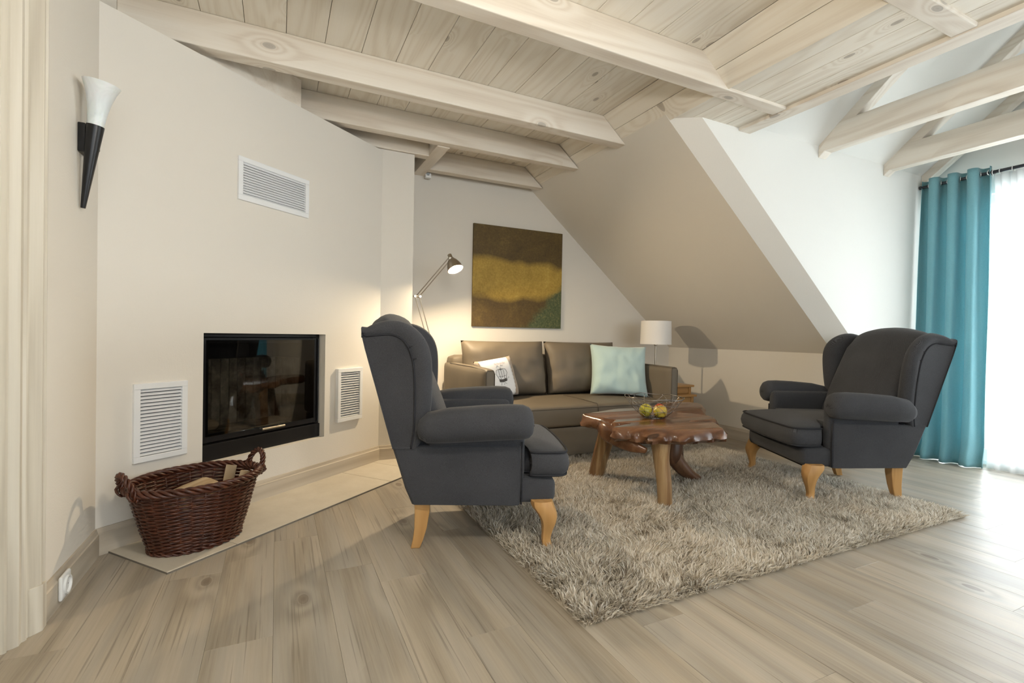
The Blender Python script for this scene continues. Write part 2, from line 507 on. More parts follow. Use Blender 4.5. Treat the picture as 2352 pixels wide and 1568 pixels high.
def ease(pts, n):
    """Catmull-Rom through points"""
    pts = [Vector(p) for p in pts]; out = []
    for i in range(len(pts) - 1):
        p0 = pts[max(i - 1, 0)]; p1 = pts[i]; p2 = pts[i + 1]; p3 = pts[min(i + 2, len(pts) - 1)]
        for k in range(n):
            t = k / n
            out.append(.5 * ((2 * p1) + (-p0 + p2) * t + (2 * p0 - 5 * p1 + 4 * p2 - p3) * t * t + (-p0 + 3 * p1 - 3 * p2 + p3) * t ** 3))
    out.append(pts[-1])
    return out


# ================================================================== ROOM
XL, XK, XW, YB, YC, YR = -0.67, 3.95, 5.02, 4.155, 2.25, -3.0
ZB, ZC, ZS = 2.31, 2.476, 2.326           # beam underside, plank ceiling, soffit
KZ, SL = 0.85, math.tan(R(39.97))          # knee wall height, roof slope

# floor and its planks
fl = struct(MB().box(-1.0, XW + .3, YR - .1, YB + .1, -.08, -.011).build('floor', 'grout'))
PW, PL = .1825, 1.22
pm = MB(); g = .0002; ch = .0006
x0, x1, y0, y1 = -PW / 2 + g, PW / 2 - g, -PL / 2 + g, PL / 2 - g
pm.loft([[(x0, y0, -.011), (x1, y0, -.011), (x1, y1, -.011), (x0, y1, -.011)], [(x0, y0, -ch), (x1, y0, -ch), (x1, y1, -ch), (x0, y1, -ch)],
         [(x0 + ch, y0 + ch, 0), (x1 - ch, y0 + ch, 0), (x1 - ch, y1 - ch, 0), (x0 + ch, y1 - ch, 0)]])
plank_me = pm.mesh('plank'); plank_me.materials.append(MATS['floor_y'])
x = XL - .06; row = 0; plk = 0
while x < XW + .1:
    yy = YR - [0, .42, .85, .2, .63, 1.03][row % 6] - random.uniform(0, .08)
    while yy < YB:
        if yy + PL > -1.2 and plk < 295:
            o = bpy.data.objects.new('plank', plank_me); C.objects.link(o); o.parent = fl; o.location = (x + PW / 2, yy + PL / 2, 0); plk += 1
            if row % 2: o.rotation_euler = (0, 0, PI)
        yy += PL
    x += PW; row += 1
struct(MB().box(-1, XW + .2, YR - .1, -1.15, -.012, -.001).build('floor_rear', 'floor_y'))

# ceiling: backing, planks, beams
ce = struct(MB().box(-1.0, 2.05, YR - .1, YB + .1, ZC + .02, ZC + .08).build('ceiling', 'wall_paint'))


def cplank(a, b, ya, yb):
    """plank between two (x, z) points, running along y, chamfered on its visible underside"""
    (xa, za), (xb, zb) = a, b
    d = Vector((xb - xa, 0, zb - za)); L = d.length; d.normalize(); nrm = Vector((-d.z, 0, d.x))
    if nrm.z < 0: nrm = -nrm
    cx = Vector(((xa + xb) / 2, 0, (za + zb) / 2)); hl = L / 2 - .0012; c2 = .0012
    prof = [(-hl, .018), (hl, .018), (hl, c2), (hl - c2, 0), (-hl + c2, 0), (-hl, c2)]
    mb = MB(); ym = (ya + yb) / 2
    mb.loft([[Vector((0, y - ym, 0)) + d * p + nrm * q for p, q in prof] for y in (ya, yb)])
    o = mb.build('ceiling_plank', 'ceil_y', ce); o.location = (cx.x, ym, cx.z)
    return o


edges = [XL, -.5365, -.3495] + [-.1625 + .187 * i for i in range(12)]
edges = [e for e in edges if e < 1.98] + [2.01]
for a, b in zip(edges[:-1], edges[1:]): cplank((a, ZC), (b, ZC), YR, YB)
xs2 = 2.207
zm = (ZC + ZS - .012) / 2
cplank((2.01, ZC), ((2.01 + xs2) / 2, zm), YR, YB); cplank(((2.01 + xs2) / 2, zm), (xs2, ZS - .012), YR, YB)
for i in range(4):
    a = 2.19 + .128 * i
    cplank((a, ZS), (a + .128, ZS), YR, YC + .12)
struct(MB().box(1.98, 2.85, YR - .1, 2.40, ZC + .03, ZC + .08).build('ceiling_soffit_backing', 'wall_paint'))


def xbeam(y0, y1, xa, xb, cut=True, z0=ZB, z1=ZC):
    mb = MB(); xt = xb - (z1 - z0) / SL if cut else xb; m = (y0 + y1) / 2; cx = (xa + xb) / 2
    mb.hexa([(xa - cx, y0 - m, z0), (xb - cx, y0 - m, z0), (xb - cx, y1 - m, z0), (xa - cx, y1 - m, z0),
             (xa - cx, y0 - m, z1), (xt - cx, y0 - m, z1), (xt - cx, y1 - m, z1), (xa - cx, y1 - m, z1)])
    o = mb.build('ceiling_beam', 'beam_x', ce, bevel=.005); o.location = (cx, m, 0); return o


def ybeam(x0, x1, ya, yb, z0=ZB, z1=ZC):
    m = (ya + yb) / 2
    o = MB().box(x0, x1, ya - m, yb - m, z0, z1).build('ceiling_beam', 'beam_y', ce, bevel=.004); o.location = (0, m, 0); return o


xbeam(3.97, 4.05, 1.125, 2.20); xbeam(3.37, 3.445, XL, 2.20); xbeam(2.79, 2.88, XL, 2.208)
xbeam(1.918, 2.008, XL, 2.69, False); xbeam(1.045, 1.14, XL, 2.69, False); xbeam(.17, .26, XL, 2.69, False); xbeam(-.72, -.63, XL, 2.69, False)
xbeam(3.655, 3.735, -.3, 1.03, False, 2.30, 2.41)
ybeam(1.03, 1.125, 3.445, YB, 2.305, 2.43)

# trim at the edge of the plank ceiling towards the dormer
tr1 = struct(MB().box(2.69, 2.795, YR, YC, 2.305, 2.40).build('trim_2', 'beam_y', bevel=.004))

# walls
d2 = Vector((.773, .634, 0)).normalized(); nf = Vector((-d2.y, d2.x, 0)); FA = Vector((-.684, 2.548, 0))


def F(s, dep, z):
    return FA + d2 * s + nf * dep + Vector((0, 0, z))


def fbox(mb, s0, s1, q0, q1, z0, z1):
    return mb.hexa([F(s0, q0, z0), F(s1, q0, z0), F(s1, q1, z0), F(s0, q1, z0), F(s0, q0, z1), F(s1, q0, z1), F(s1, q1, z1), F(s0, q1, z1)])


o = fbox(MB(), .40, 1.075, .05, .11, 2.287, ZC).build('ceiling_beam', 'beam_x', ce)
O0, O1, OZ0, OZ1, FL_ = .462, 1.248, .275, .931, 1.771      # fireplace opening along the wall
ZT = 2.285
mb = MB(); fbox(mb, -.02, O0, 0, .10, 0, ZT); fbox(mb, O1, FL_ - .0, 0, .10, 0, ZT); fbox(mb, O0, O1, 0, .10, 0, OZ0); fbox(mb, O0, O1, 0, .10, OZ1, ZT)
P1 = F(FL_, 0, 0)
mb.box(P1.x - .06, .922, P1.y, P1.y + .1, 0, ZT + .012); mb.box(.84, .922, P1.y + .05, YB + .05, 0, ZC)
struct(mb.build('wall_fireplace', 'wall_paint'))
struct(MB().box(XL - .12, XL, 2.0, YB + .1, 0, ZC + .03).build('wall_left', 'wall_paint'))
struct(MB().box(XL - .12, XL, YR, .98, 0, ZC + .03).build('wall_left_rear', 'wall_paint'))
struct(MB().box(XL - .12, XL, .9, 2.02, 2.08, ZC + .03).build('wall_left_lintel', 'wall_paint'))
struct(MB().box(XL - .3, XK + .2, YB, YB + .12, 0, 2.7).build('wall_back', 'wall_paint'))
struct(MB().box(XK, XK + .1, 2.36, YB + .05, 0, KZ).build('wall_knee', 'wall_paint'))
# rear of the room (behind the camera) with a wide window
mb = MB(); mb.box(XL - .1, XW + .2, YR - .12, YR, 0, .45); mb.box(XL - .1, XW + .2, YR - .12, YR, 2.25, 3.9)
mb.box(XL - .1, -.55, YR - .12, YR, .45, 2.25); mb.box(3.75, XW + .2, YR - .12, YR, .45, 2.25)
struct(mb.build('wall_rear', 'wall_paint'))
wr = struct(MB().box(-.55, 3.75, YR - .08, YR - .06, .45, .50).build('window_2', 'white_lacquer'))
for xx in (-.55, .88, 2.31, 3.70): MB().box(xx, xx + .05, YR - .09, YR - .04, .45, 2.25).build('window_frame', 'white_lacquer', wr)
MB().box(-.55, 3.75, YR - .068, YR - .064, .45, 2.25).build('pane', 'window_glass', wr)

# roof slope over the sofa with its chamfered dormer edge
def slz(x): return KZ + (XK - x) * SL


yL = 2.36; off = .148
mb = MB(); xa, xb = 2.17, XK
za, zb = slz(xa), slz(xb)
mb.hexa([(xb, yL, zb), (xb, YB + .02, zb), (xa, YB + .02, za), (xa, yL, za), (xb, yL, zb + .3), (xb, YB + .02, zb + .3), (xa, YB + .02, za + .3), (xa, yL, za + .3)])
mb.hexa([(xb, yL, zb), (xa, yL, za), (xa, YC, za + off), (xb, YC, zb + off), (xb, yL + .1, zb + .2), (xa, yL + .1, za + .2), (xa, YC + .1, za + .25), (xb, YC + .1, zb + .25)])
mb.hexa([(xb, yL, 0), (xb + .1, yL, 0), (xb + .12, YC, 0), (xb + .02, YC, 0), (xb, yL, zb), (xb + .1, yL, zb), (xb + .12, YC, zb + .05), (xb + .02, YC, zb + off)])
struct(mb.build('wall_slope', 'wall_paint'))
# cheek of the dormer
poly = [(XK + .02, 0), (XW + .1, 0), (XW + .1, 2.37), (XK - (2.37 - KZ - off) / SL, 2.37), (XK + .02, slz(XK + .02) + off)]
struct(MB().prism(poly, 1, YC, YC + .08).build('wall_cheek', 'dormer_paint'))
# window wall with gable
T40 = math.tan(R(39.5)); YRG = .65; ZE = 2.36


def droof(y): return ZE + (YC - y) * T40 if y > YRG else ZE + (y - (2 * YRG - YC)) * T40


W0, W1, WZ = -.25, 2.19, 2.13
mb = MB(); mb.box(XW, XW + .15, W1, YC + .05, 0, WZ); mb.box(XW, XW + .15, YR - .1, W0, 0, WZ)
mb.prism([(YR - .1, WZ), (YC + .05, WZ), (YC + .05, droof(YC)), (YRG, droof(YRG) + .05), (2 * YRG - YC, droof(YC)), (YR - .1, droof(YC))], 0, XW, XW + .15)
struct(mb.build('wall_window', 'dormer_paint'))
# dormer roof, rafters and tie beams
mb = MB()
yN = 2 * YRG - YC
for ya, yb in ((YC + .06, YRG), (YRG, yN)):
    za, zb = (droof(YC) - .06 * T40, droof(YRG)) if ya > YRG else (droof(YRG), droof(YC))
    mb.hexa([(2.72, ya, za), (XW + .1, ya, za), (XW + .1, yb, zb), (2.72, yb, zb), (2.72, ya, za + .1), (XW + .1, ya, za + .1), (XW + .1, yb, zb + .1), (2.72, yb, zb + .1)])
mb.box(2.72, XW + .1, YR - .1, yN, ZE, ZE + .1)
mb.prism([(YC + .05, 2.34), (YC + .05, droof(YC)), (YRG, droof(YRG) + .05), (yN, droof(YC)), (yN, 2.34)], 0, 2.72, 2.79)
dr = struct(mb.build('ceiling_dormer', 'dormer_paint'))
for xr in (3.515, 4.34, 4.90):
    for sgn in (1, -1):
        m = MB()
        ya, yb = (YC, YRG)
        pts = []
        for yy in (ya, yb):
            z = droof(yy); y2 = yy if sgn > 0 else 2 * YRG - yy
            pts.append([(xr, y2, z - .085), (xr + .085, y2, z - .085), (xr + .085, y2, z + .02), (xr, y2, z + .02)])
        m.loft(pts); m.build('rafter', 'beam_y', dr, bevel=.004)
for xr in (3.513, 4.338):
    m = MB(); z0, z1 = 2.312, 2.483; e = .16
    m.hexa([(xr, yN, z0), (xr + .088, yN, z0), (xr + .088, YC + .015, z0), (xr, YC + .015, z0), (xr, yN + e, z1), (xr + .088, yN + e, z1), (xr + .088, YC - e + .02, z1), (xr, YC - e + .02, z1)])
    m.build('tie_beam', 'beam_y', dr, bevel=.005)

# French doors of the dormer
wn = struct(MB().box(XW + .05, XW + .12, W0, W1, 0, .03).build('window_1', 'white_lacquer'))
for ya, yb in ((W0, .93), (.93, 2.11)):
    m = MB(); fr = .07
    m.box(XW + .06, XW + .11, ya, ya + fr, .02, WZ); m.box(XW + .06, XW + .11, yb - fr, yb, .02, WZ)
    m.box(XW + .06, XW + .11, ya + fr, yb - fr, .02, .12); m.box(XW + .06, XW + .11, ya + fr, yb - fr, WZ - fr, WZ)
    m.build('window_frame', 'white_lacquer', wn)
    MB().box(XW + .083, XW + .089, ya + fr, yb - fr, .12, WZ - fr).build('pane', 'window_glass', wn)

# baseboards: board with a bevelled top lip
BH, BT = .112, .016


def baseboard(name, p, q, nrm, mat):
    p, q, nrm = Vector((*p, 0)), Vector((*q, 0)), Vector((*nrm, 0)).normalized()
    d = (q - p).normalized(); L = (q - p).length
    prof = [(0, 0), (BT, 0), (BT, BH - .022), (BT * .75, BH - .018), (BT * .45, BH), (0, BH)]
    o = MB().loft([[(s, a, z) for a, z in prof] for s in (0, L)]).build(name, mat)
    M = Matrix((d, nrm, Vector((0, 0, 1)))).transposed().to_4x4(); M.translation = p
    o.matrix_world = M
    return struct(o)


baseboard('baseboard_left', (XL, 2.03), (XL, 2.55), (1, 0), 'board_x')
baseboard('baseboard_fireplace', F(0, 0, 0)[:2], F(FL_ + .006, 0, 0)[:2], (-nf.x, -nf.y), 'board_x')
baseboard('baseboard_niche', (P1.x, P1.y), (.922, P1.y), (0, -1), 'board_x')
baseboard('baseboard_recess', (.922, P1.y - BT), (.922, YB), (1, 0), 'board_x')
baseboard('baseboard_back', (.922, YB), (XK, YB), (0, -1), 'board_x')
baseboard('baseboard_knee', (XK, 2.36), (XK, YB), (-1, 0), 'board_x')
baseboard('baseboard_cheek', (XK + .02, YC), (XW, YC), (0, -1), 'board_x')

# door casing at the left edge, stepped profile, with a plinth block, and a closed door
cas = struct(MB().prism([(-.70, 2.02), (-.652, 2.02), (-.650, 2.012), (-.657, 2.004), (-.652, 1.996), (-.652, 1.990), (-.672, 1.966), (-.676, 1.958), (-.672, 1.951), (-.674, 1.944),
                         (-.680, 1.938), (-.679, 1.920), (-.690, 1.910), (-.700, 1.905), (-.697, 1.897), (-.700, 1.890), (-.712, 1.888), (-.72, 1.86), (-.80, 1.85), (-.80, 2.02)], 2, 0, 2.2).build('trim_1', 'casing_z', smooth=25))
MB().prism([(-.70, 2.022), (-.649, 2.022), (-.647, 1.990), (-.669, 1.963), (-.70, 1.963)], 2, 0, .146).build('plinth_block', 'casing_z', cas, bevel=.002)
dd = struct(MB().box(-.80, -.76, .98, 1.86, .005, 2.08).build('door_1', 'casing_z'))
MB().tube([(-.76, 1.10, 1.03), (-.71, 1.10, 1.03), (-.705, 1.11, 1.03), (-.705, 1.21, 1.03)], .008).build('door_handle', 'nickel', dd, smooth=60)

# hearth slabs in front of the fireplace
he = empty('hearth', F(.06, -.42, 0), math.atan2(d2.y, d2.x), 'low cream stone tile hearth along the foot of the fireplace wall', 'hearth')
he0 = F(.06, -.42, 0)


def hclip(x0, x1, y0, y1):
    """slab outline cut off where it meets the skirting of the niche wall"""
    lim = lambda p: P1.y - BT + .001 - (he0.y + p[0] * d2.y + p[1] * nf.y)
    q = [(x0, y0), (x1, y0), (x1, y1), (x0, y1)]; out = []
    for a_, b_ in zip(q, q[1:] + q[:1]):
        la, lb = lim(a_), lim(b_)
        if la >= 0: out.append(a_)
        if la * lb < 0:
            t_ = la / (la - lb); out.append((a_[0] + (b_[0] - a_[0]) * t_, a_[1] + (b_[1] - a_[1]) * t_))
    return out


for a, b in ((0, .288), (.290, 1.335), (1.337, 1.64), (1.642, 1.80)):
    MB().prism(hclip(a, b - .001, 0, .4045), 2, 0, .008).build('tile', 'hearth_stone', he, bevel=.0015)
MB().prism(hclip(-.002, 1.80, -.004, .4045), 2, -.001, .006).build('grout_bed', 'grout', he)

# ================================================================== FIREPLACE THINGS
fp = empty('fireplace_insert', F(O0 + .002, .05, OZ0), math.atan2(d2.y, d2.x), 'black steel fireplace insert with glass door set in the cream wall', 'fireplace')
IW, IH = O1 - O0 - .004, OZ1 - OZ0
m = MB(); m.box(0, IW, -.012, .05, 0, .085); m.box(0, .022, 0, .05, .085, IH); m.box(IW - .03, IW, 0, .05, .085, IH); m.box(0, IW, 0, .05, IH - .022, IH)
m.build('frame', 'black_metal', fp, bevel=.003)
m = MB(); m.box(0, IW, .05, .07, 0, .10); m.box(-.0, .015, .05, .42, .085, IH); m.box(IW - .015, IW, .05, .42, .085, IH); m.box(0, IW, .05, .42, IH - .03, IH); m.box(0, IW, .40, .42, .085, IH); m.box(0, IW, .05, .42, .06, .088)
m.build('firebox_shell', 'dark_iron', fp)
dr2 = MB(); a, b, z0, z1 = .024, IW - .034, .095, IH - .024; q = .030
dr2.box(a, a + q, -.006, .016, z0, z1); dr2.box(b - q, b, -.006, .016, z0, z1); dr2.box(a + q, b - q, -.006, .016, z0, z0 + q + .012); dr2.box(a + q, b - q, -.006, .016, z1 - q, z1)
door = dr2.build('glass_door', 'black_metal', fp, bevel=.002)
MB().box(a + q * .5, b - q * .5, -.0095, -.0065, z0 + q, z1 - q * .4).build('door_glass', 'stove_glass', door)
m = MB(); m.tube([(.34, -.040, .120), (.49, -.040, .120)], .0065, 10); m.tube([(.355, -.040, .120), (.355, -.005, .120)], .004); m.tube([(.475, -.040, .120), (.475, -.005, .120)], .004)
m.build('handle', 'nickel', door, smooth=50)
MB().tube([(IW - .015, -.006, .10), (IW - .015, -.006, IH - .03)], .006, 8).build('hinge_rod', 'black_metal', fp, smooth=60)
nb = 13; bw = (IW - .07) / nb
for i in range(nb):
    MB().box(.035 + i * bw + .002, .035 + (i + 1) * bw - .002, .355, .385, .10, .50).build('firebrick', 'firebrick', fp, bevel=.003)
for s0, s1 in ((.018, .04), (IW - .04, IW - .018)):
    for i in range(5):
        MB().box(s0, s1, .08 + i * .055, .08 + i * .055 + .051, .10, .50).build('firebrick', 'firebrick', fp, bevel=.003)
MB().box(.02, IW - .02, .07, .38, .088, .104).build('firebox_floor', 'firebrick', fp)
lg = MB(); lg.tube(ease([(-.07, 0, 0), (0, .012, .003), (.07, .0, -.002)], 4), [.026, .03, .033, .031, .032, .03, .03, .028, .02], 7)
lo = lg.build('firewood_log', 'log_wood', None, smooth=40); lo.location = F(O0 + .20, .06 + .22, OZ0 + .104 + .03); lo.rotation_euler = (0, 0, R(50))
tag(lo, 'small split log lying on the firebox floor behind the glass', 'log')


def vent(s0, s1, z0, z1, n, prot, label, cover=.30):
    e = empty('vent_grille', F((s0 + s1) / 2, 0, (z0 + z1) / 2), math.atan2(d2.y, d2.x), label, 'vent')
    W, H = (s1 - s0) / 2, (z1 - z0) / 2; b = .026
    m = MB(); m.box(-W, W, -prot, .002, H - b, H); m.box(-W, W, -prot, .002, -H, -H + b); m.box(-W, -W + b, -prot, .002, -H + b, H - b); m.box(W - b, W, -prot, .002, -H + b, H - b)
    m.build('frame', 'white_lacquer', e, bevel=.002)
    MB().box(-W + b, W - b, -.0005, .001, -H + b, H - b).build('backing', 'vent_dark', e)
    st = (2 * (H - b)) / n
    sm = MB(); t = st * cover; pr = prot * .8
    sm.hexa([(-W + b, -pr, -t), (W - b, -pr, -t), (W - b, -.001, t * .55), (-W + b, -.001, t * .55), (-W + b, -pr, -t + .003), (W - b, -pr, -t + .003), (W - b, -.001, t * .55 + .003), (-W + b, -.001, t * .55 + .003)])
    me = sm.mesh('slat'); me.materials.append(MATS['white_lacquer'])
    for i in range(n):
        o = bpy.data.objects.new('slat', me); C.objects.link(o); o.parent = e; o.location = (0, 0, -H + b + (i + .5) * st)
    return e


vent(.631, 1.092, 1.636, 1.864, 13, .012, 'wide white louvred vent grille high on the fireplace wall', .52)
vent(.151, .381, .352, .703, 19, .014, 'upright white louvred vent grille behind the wicker basket')
vent(1.340, 1.570, .350, .705, 19, .024, 'upright white louvred vent grille between stove and grey armchair')

# wall sconce
ws = empty('wall_sconce', (XL, 2.36, 1.65), 0, 'torch wall sconce with alabaster glass shade and black cone on left wall', 'wall lamp')
m = MB(); m.prism([(-.033, -.052), (.033, -.052), (.033, .055), (-.033, .055)], 0, 0, .022)
m.prism([(-.026, -.035), (.012, -.035), (.012, .05), (-.026, .05)], 0, .02, .055); m.build('bracket', 'black_metal', ws, bevel=.003)
ax0, ax1 = Vector((.012, -.012, -.257)), Vector((.074, -.050, .201))
ad = (ax1 - ax0).normalized(); aL = (ax1 - ax0).length


def cone(prof, name, mat, parent, seg=28):
    a = ad.orthogonal().normalized(); b = ad.cross(a)
    rings = [[ax0 + ad * h + (a * math.cos(2 * PI * k / seg) + b * math.sin(2 * PI * k / seg)) * r for k in range(seg)] for r, h in prof]
    return MB().loft(rings).build(name, mat, parent, smooth=50)


cone([(.0075, 0), (.008, .004), (.0270, .303), (.0270, .308), (.024, .308)], 'cone', 'black_metal', ws)
cone([(.024, .300), (.025, .312), (.029, .355), (.036, .398), (.047, .438), (.055, .458), (.057, .463), (.054, .463), (.045, .436), (.034, .396), (.027, .355), (.022, .318)], 'glass_shade', 'alabaster', ws)

# socket on the left baseboard
ou = empty('power_socket', (XL + BT, 2.165, .062), 0, 'white power socket fixed on the left baseboard beside the door casing', 'socket')
softbox(0, .012, -.041, .041, -.041, .041, .006, n=8).build('plate', 'white_plastic', ou, smooth=60)
m = MB(); rings = []
for r, xx in ((.031, .010), (.031, .0185), (.026, .0185), (.022, .0125), (.001, .0125)):
    rings.append([(xx, r * math.cos(2 * PI * k / 28), r * math.sin(2 * PI * k / 28)) for k in range(28)])
m.loft(rings); so = m.build('socket_insert', 'white_plastic', ou, smooth=50)
m = MB()
for yy in (-.0095, .0095): m.tube([(.0115, yy, 0), (.0128, yy, 0)], .0022, 8)
m.build('pin_hole', 'vent_dark', so)

# small sensor under the brace beam
sn = empty('ceiling_sensor', (1.1485, 4.105, 2.312), 0, 'small white sensor box at the lower end of the wooden brace', 'sensor')
softbox(-.025, .025, -.02, .02, -.036, .008, .006, n=6).build('housing', 'white_plastic', sn, smooth=60)
MB().lathe([(.001, -.012), (.010, -.010), (.014, 0), (.010, .010), (.001, .012)], (-.006, -.022, -.006), 16).build('lens', 'grey_plastic', sn, smooth=60)

# ================================================================== BASKET
bx, by = F(.292, -.232, 0).x, F(.292, -.232, 0).y
bk = empty('log_basket', (bx, by, .008), math.atan2(d2.y, d2.x) - R(8), 'oval dark brown wicker log basket with two rope handles on the hearth', 'basket')
BHt = .275


def brad(h):
    t = h / BHt
    return .172 + .078 * t ** .85, .125 + .068 * t ** .85


rows = 34; ns = 30
m = MB()
for k in range(rows):
    h = .010 + (BHt - .012) * k / (rows - 1); a, b = brad(h); N = 120; pts = []
    for j in range(N):
        th = 2 * PI * j / N
        wv = .0042 * math.cos(th * ns / 2 * 1.0 + PI * k) + .0015 * mnoise.noise(Vector((th * 3, k * .7, 0)))
        lift = .0025 * mnoise.noise(Vector((math.cos(th) * 2, math.sin(th) * 2, k * .31)))
        pts.append(((a + wv) * math.cos(th), (b + wv) * math.sin(th), h + lift))
    m.tube(pts, .0046 + .0006 * mnoise.noise(Vector((k * 1.3, 0, 0))), 5, closed=True)
wo = m.build('woven_wall', 'wicker', bk, smooth=180); wo['kind'] = 'stuff'
m = MB()
for j in range(ns):
    th = 2 * PI * (j + .5) / ns
    pts = []
    for q in range(6):
        h = .003 + BHt * q / 5; a, b = brad(h); pts.append((a * math.cos(th), b * math.sin(th), h))
    m.tube(pts, .0042, 5)
m.build('stakes', 'wicker', bk, smooth=180)['kind'] = 'stuff'
a, b = brad(0); MB().lathe([(a, .002), (a, .012), (.001, .012)], (0, 0, 0), 40, 1, b / a).build('bottom', 'wicker', bk)


def rope(mb, path, r, strands, twist, closed, rs):
    n = len(path); P = [Vector(p) for p in path]
    for s_ in range(strands):
        out = []; ref = Vector((0, 0, 1))
        for i in range(n):
            d = (P[(i + 1) % n] - P[i - 1]) if closed else (P[min(i + 1, n - 1)] - P[max(i - 1, 0)])
            d.normalize(); a_ = (ref - d * ref.dot(d))
            if a_.length < .2: a_ = Vector((1, 0, 0)) - d * d.x
            a_.normalize(); b_ = d.cross(a_)
            an = 2 * PI * (s_ / strands + twist * i / n)
            out.append(P[i] + (a_ * math.cos(an) + b_ * math.sin(an)) * r)
        mb.tube(out, rs, 6, closed=closed)


m = MB(); a, b = brad(BHt); N = 180
rope(m, [((a + .006) * math.cos(2 * PI * j / N), (b + .006) * math.sin(2 * PI * j / N), BHt + .006) for j in range(N)], .0115, 4, 11, True, .0075)
m.build('rim', 'wicker', bk, smooth=180)
m = MB(); a, b = brad(.006)
rope(m, [((a + .004) * math.cos(2 * PI * j / N), (b + .004) * math.sin(2 * PI * j / N), .009) for j in range(N)], .006, 2, 14, True, .0055)
m.build('foot_rim', 'wicker', bk, smooth=180)
for sgn in (-1, 1):
    a, b = brad(BHt); m = MB()
    base = [(sgn * (a - .002), -.062, BHt - .02), (sgn * (a + .012), -.058, BHt + .02), (sgn * (a + .025), -.042, BHt + .060), (sgn * (a + .031), 0, BHt + .080),
            (sgn * (a + .025), .042, BHt + .060), (sgn * (a + .012), .058, BHt + .02), (sgn * (a - .002), .062, BHt - .02)]
    rope(m, ease(base, 6), .0075, 3, 4.5, False, .0062)
    for yy in (-.055, .055):
        rope(m, [(sgn * (a + .007 + .02 * math.cos(t)), yy + .012 * math.sin(2 * t), BHt + .004 + .02 * math.sin(t)) for t in [2 * PI * q / 14 for q in range(14)]], .003, 2, 2, True, .0045)
    m.build('handle', 'wicker', bk, smooth=180)


def split_log(name, loc, rot, L, r, label, grp=None, seed=0, wedge=1.6):
    m = MB(); rings = []
    for i in range(7):
        xx = -L / 2 + L * i / 6; ring = []
        for k in range(9):
            an = wedge * k / 8 - wedge / 2; rr = r * (1 + .05 * mnoise.noise(Vector((an * 2 + seed, xx * 9, seed))))
            ring.append((xx, rr * math.sin(an), rr * math.cos(an) - r * .6))
        ring.append((xx, .004 * mnoise.noise(Vector((xx * 14, seed, 1))), -r * .6 + .004 * mnoise.noise(Vector((xx * 11, seed, 5)))))
        rings.append(ring)
    m.loft(rings); o = m.build(name, 'log_wood', None, smooth=40); o.location = loc; o.rotation_euler = rot
    tag(o, label, 'log', 'logs in the wicker basket')
    return o


def BKT(x, y, z):
    return bk.matrix_basis @ Vector((x, y, z))


ba = bk.rotation_euler.z
split_log('firewood_log', BKT(-.032, -.010, .172), (R(10), R(-8), ba + R(12)), .22, .18, 'large pale split log lying on top in the wicker basket', seed=2, wedge=1.05)
split_log('firewood_log', BKT(.147, .064, .1515), (R(70), R(-75), ba + R(20)), .28, .05, 'upright narrow split log leaning at the basket right end', seed=5, wedge=1.1)
split_log('firewood_log', BKT(.173, -.005, .1410), (R(80), R(-75), ba + R(5)), .26, .045, 'short upright split log beside the rope handle of the basket', seed=9, wedge=1.1)
split_log('firewood_log', BKT(-.020, -.060, .055), (0, 0, ba), .17, .068, 'bark brown log low in the middle of the basket', seed=12)
split_log('firewood_log', BKT(-.020, .045, .050), (0, 0, ba), .17, .060, 'bottom log buried under the others in the basket', seed=14, wedge=2.0)

# ================================================================== RUG
RX0, RX1, RY0, RY1 = .925, 3.410, 1.322, 3.235
rg = MB().box(RX0 + .014, RX1 - .014, RY0 + .014, RY1 - .014, .001, .005).build('shag_rug', 'rug_backing')
tag(rg, 'beige taupe long pile shag rug under the wooden coffee table', 'rug')


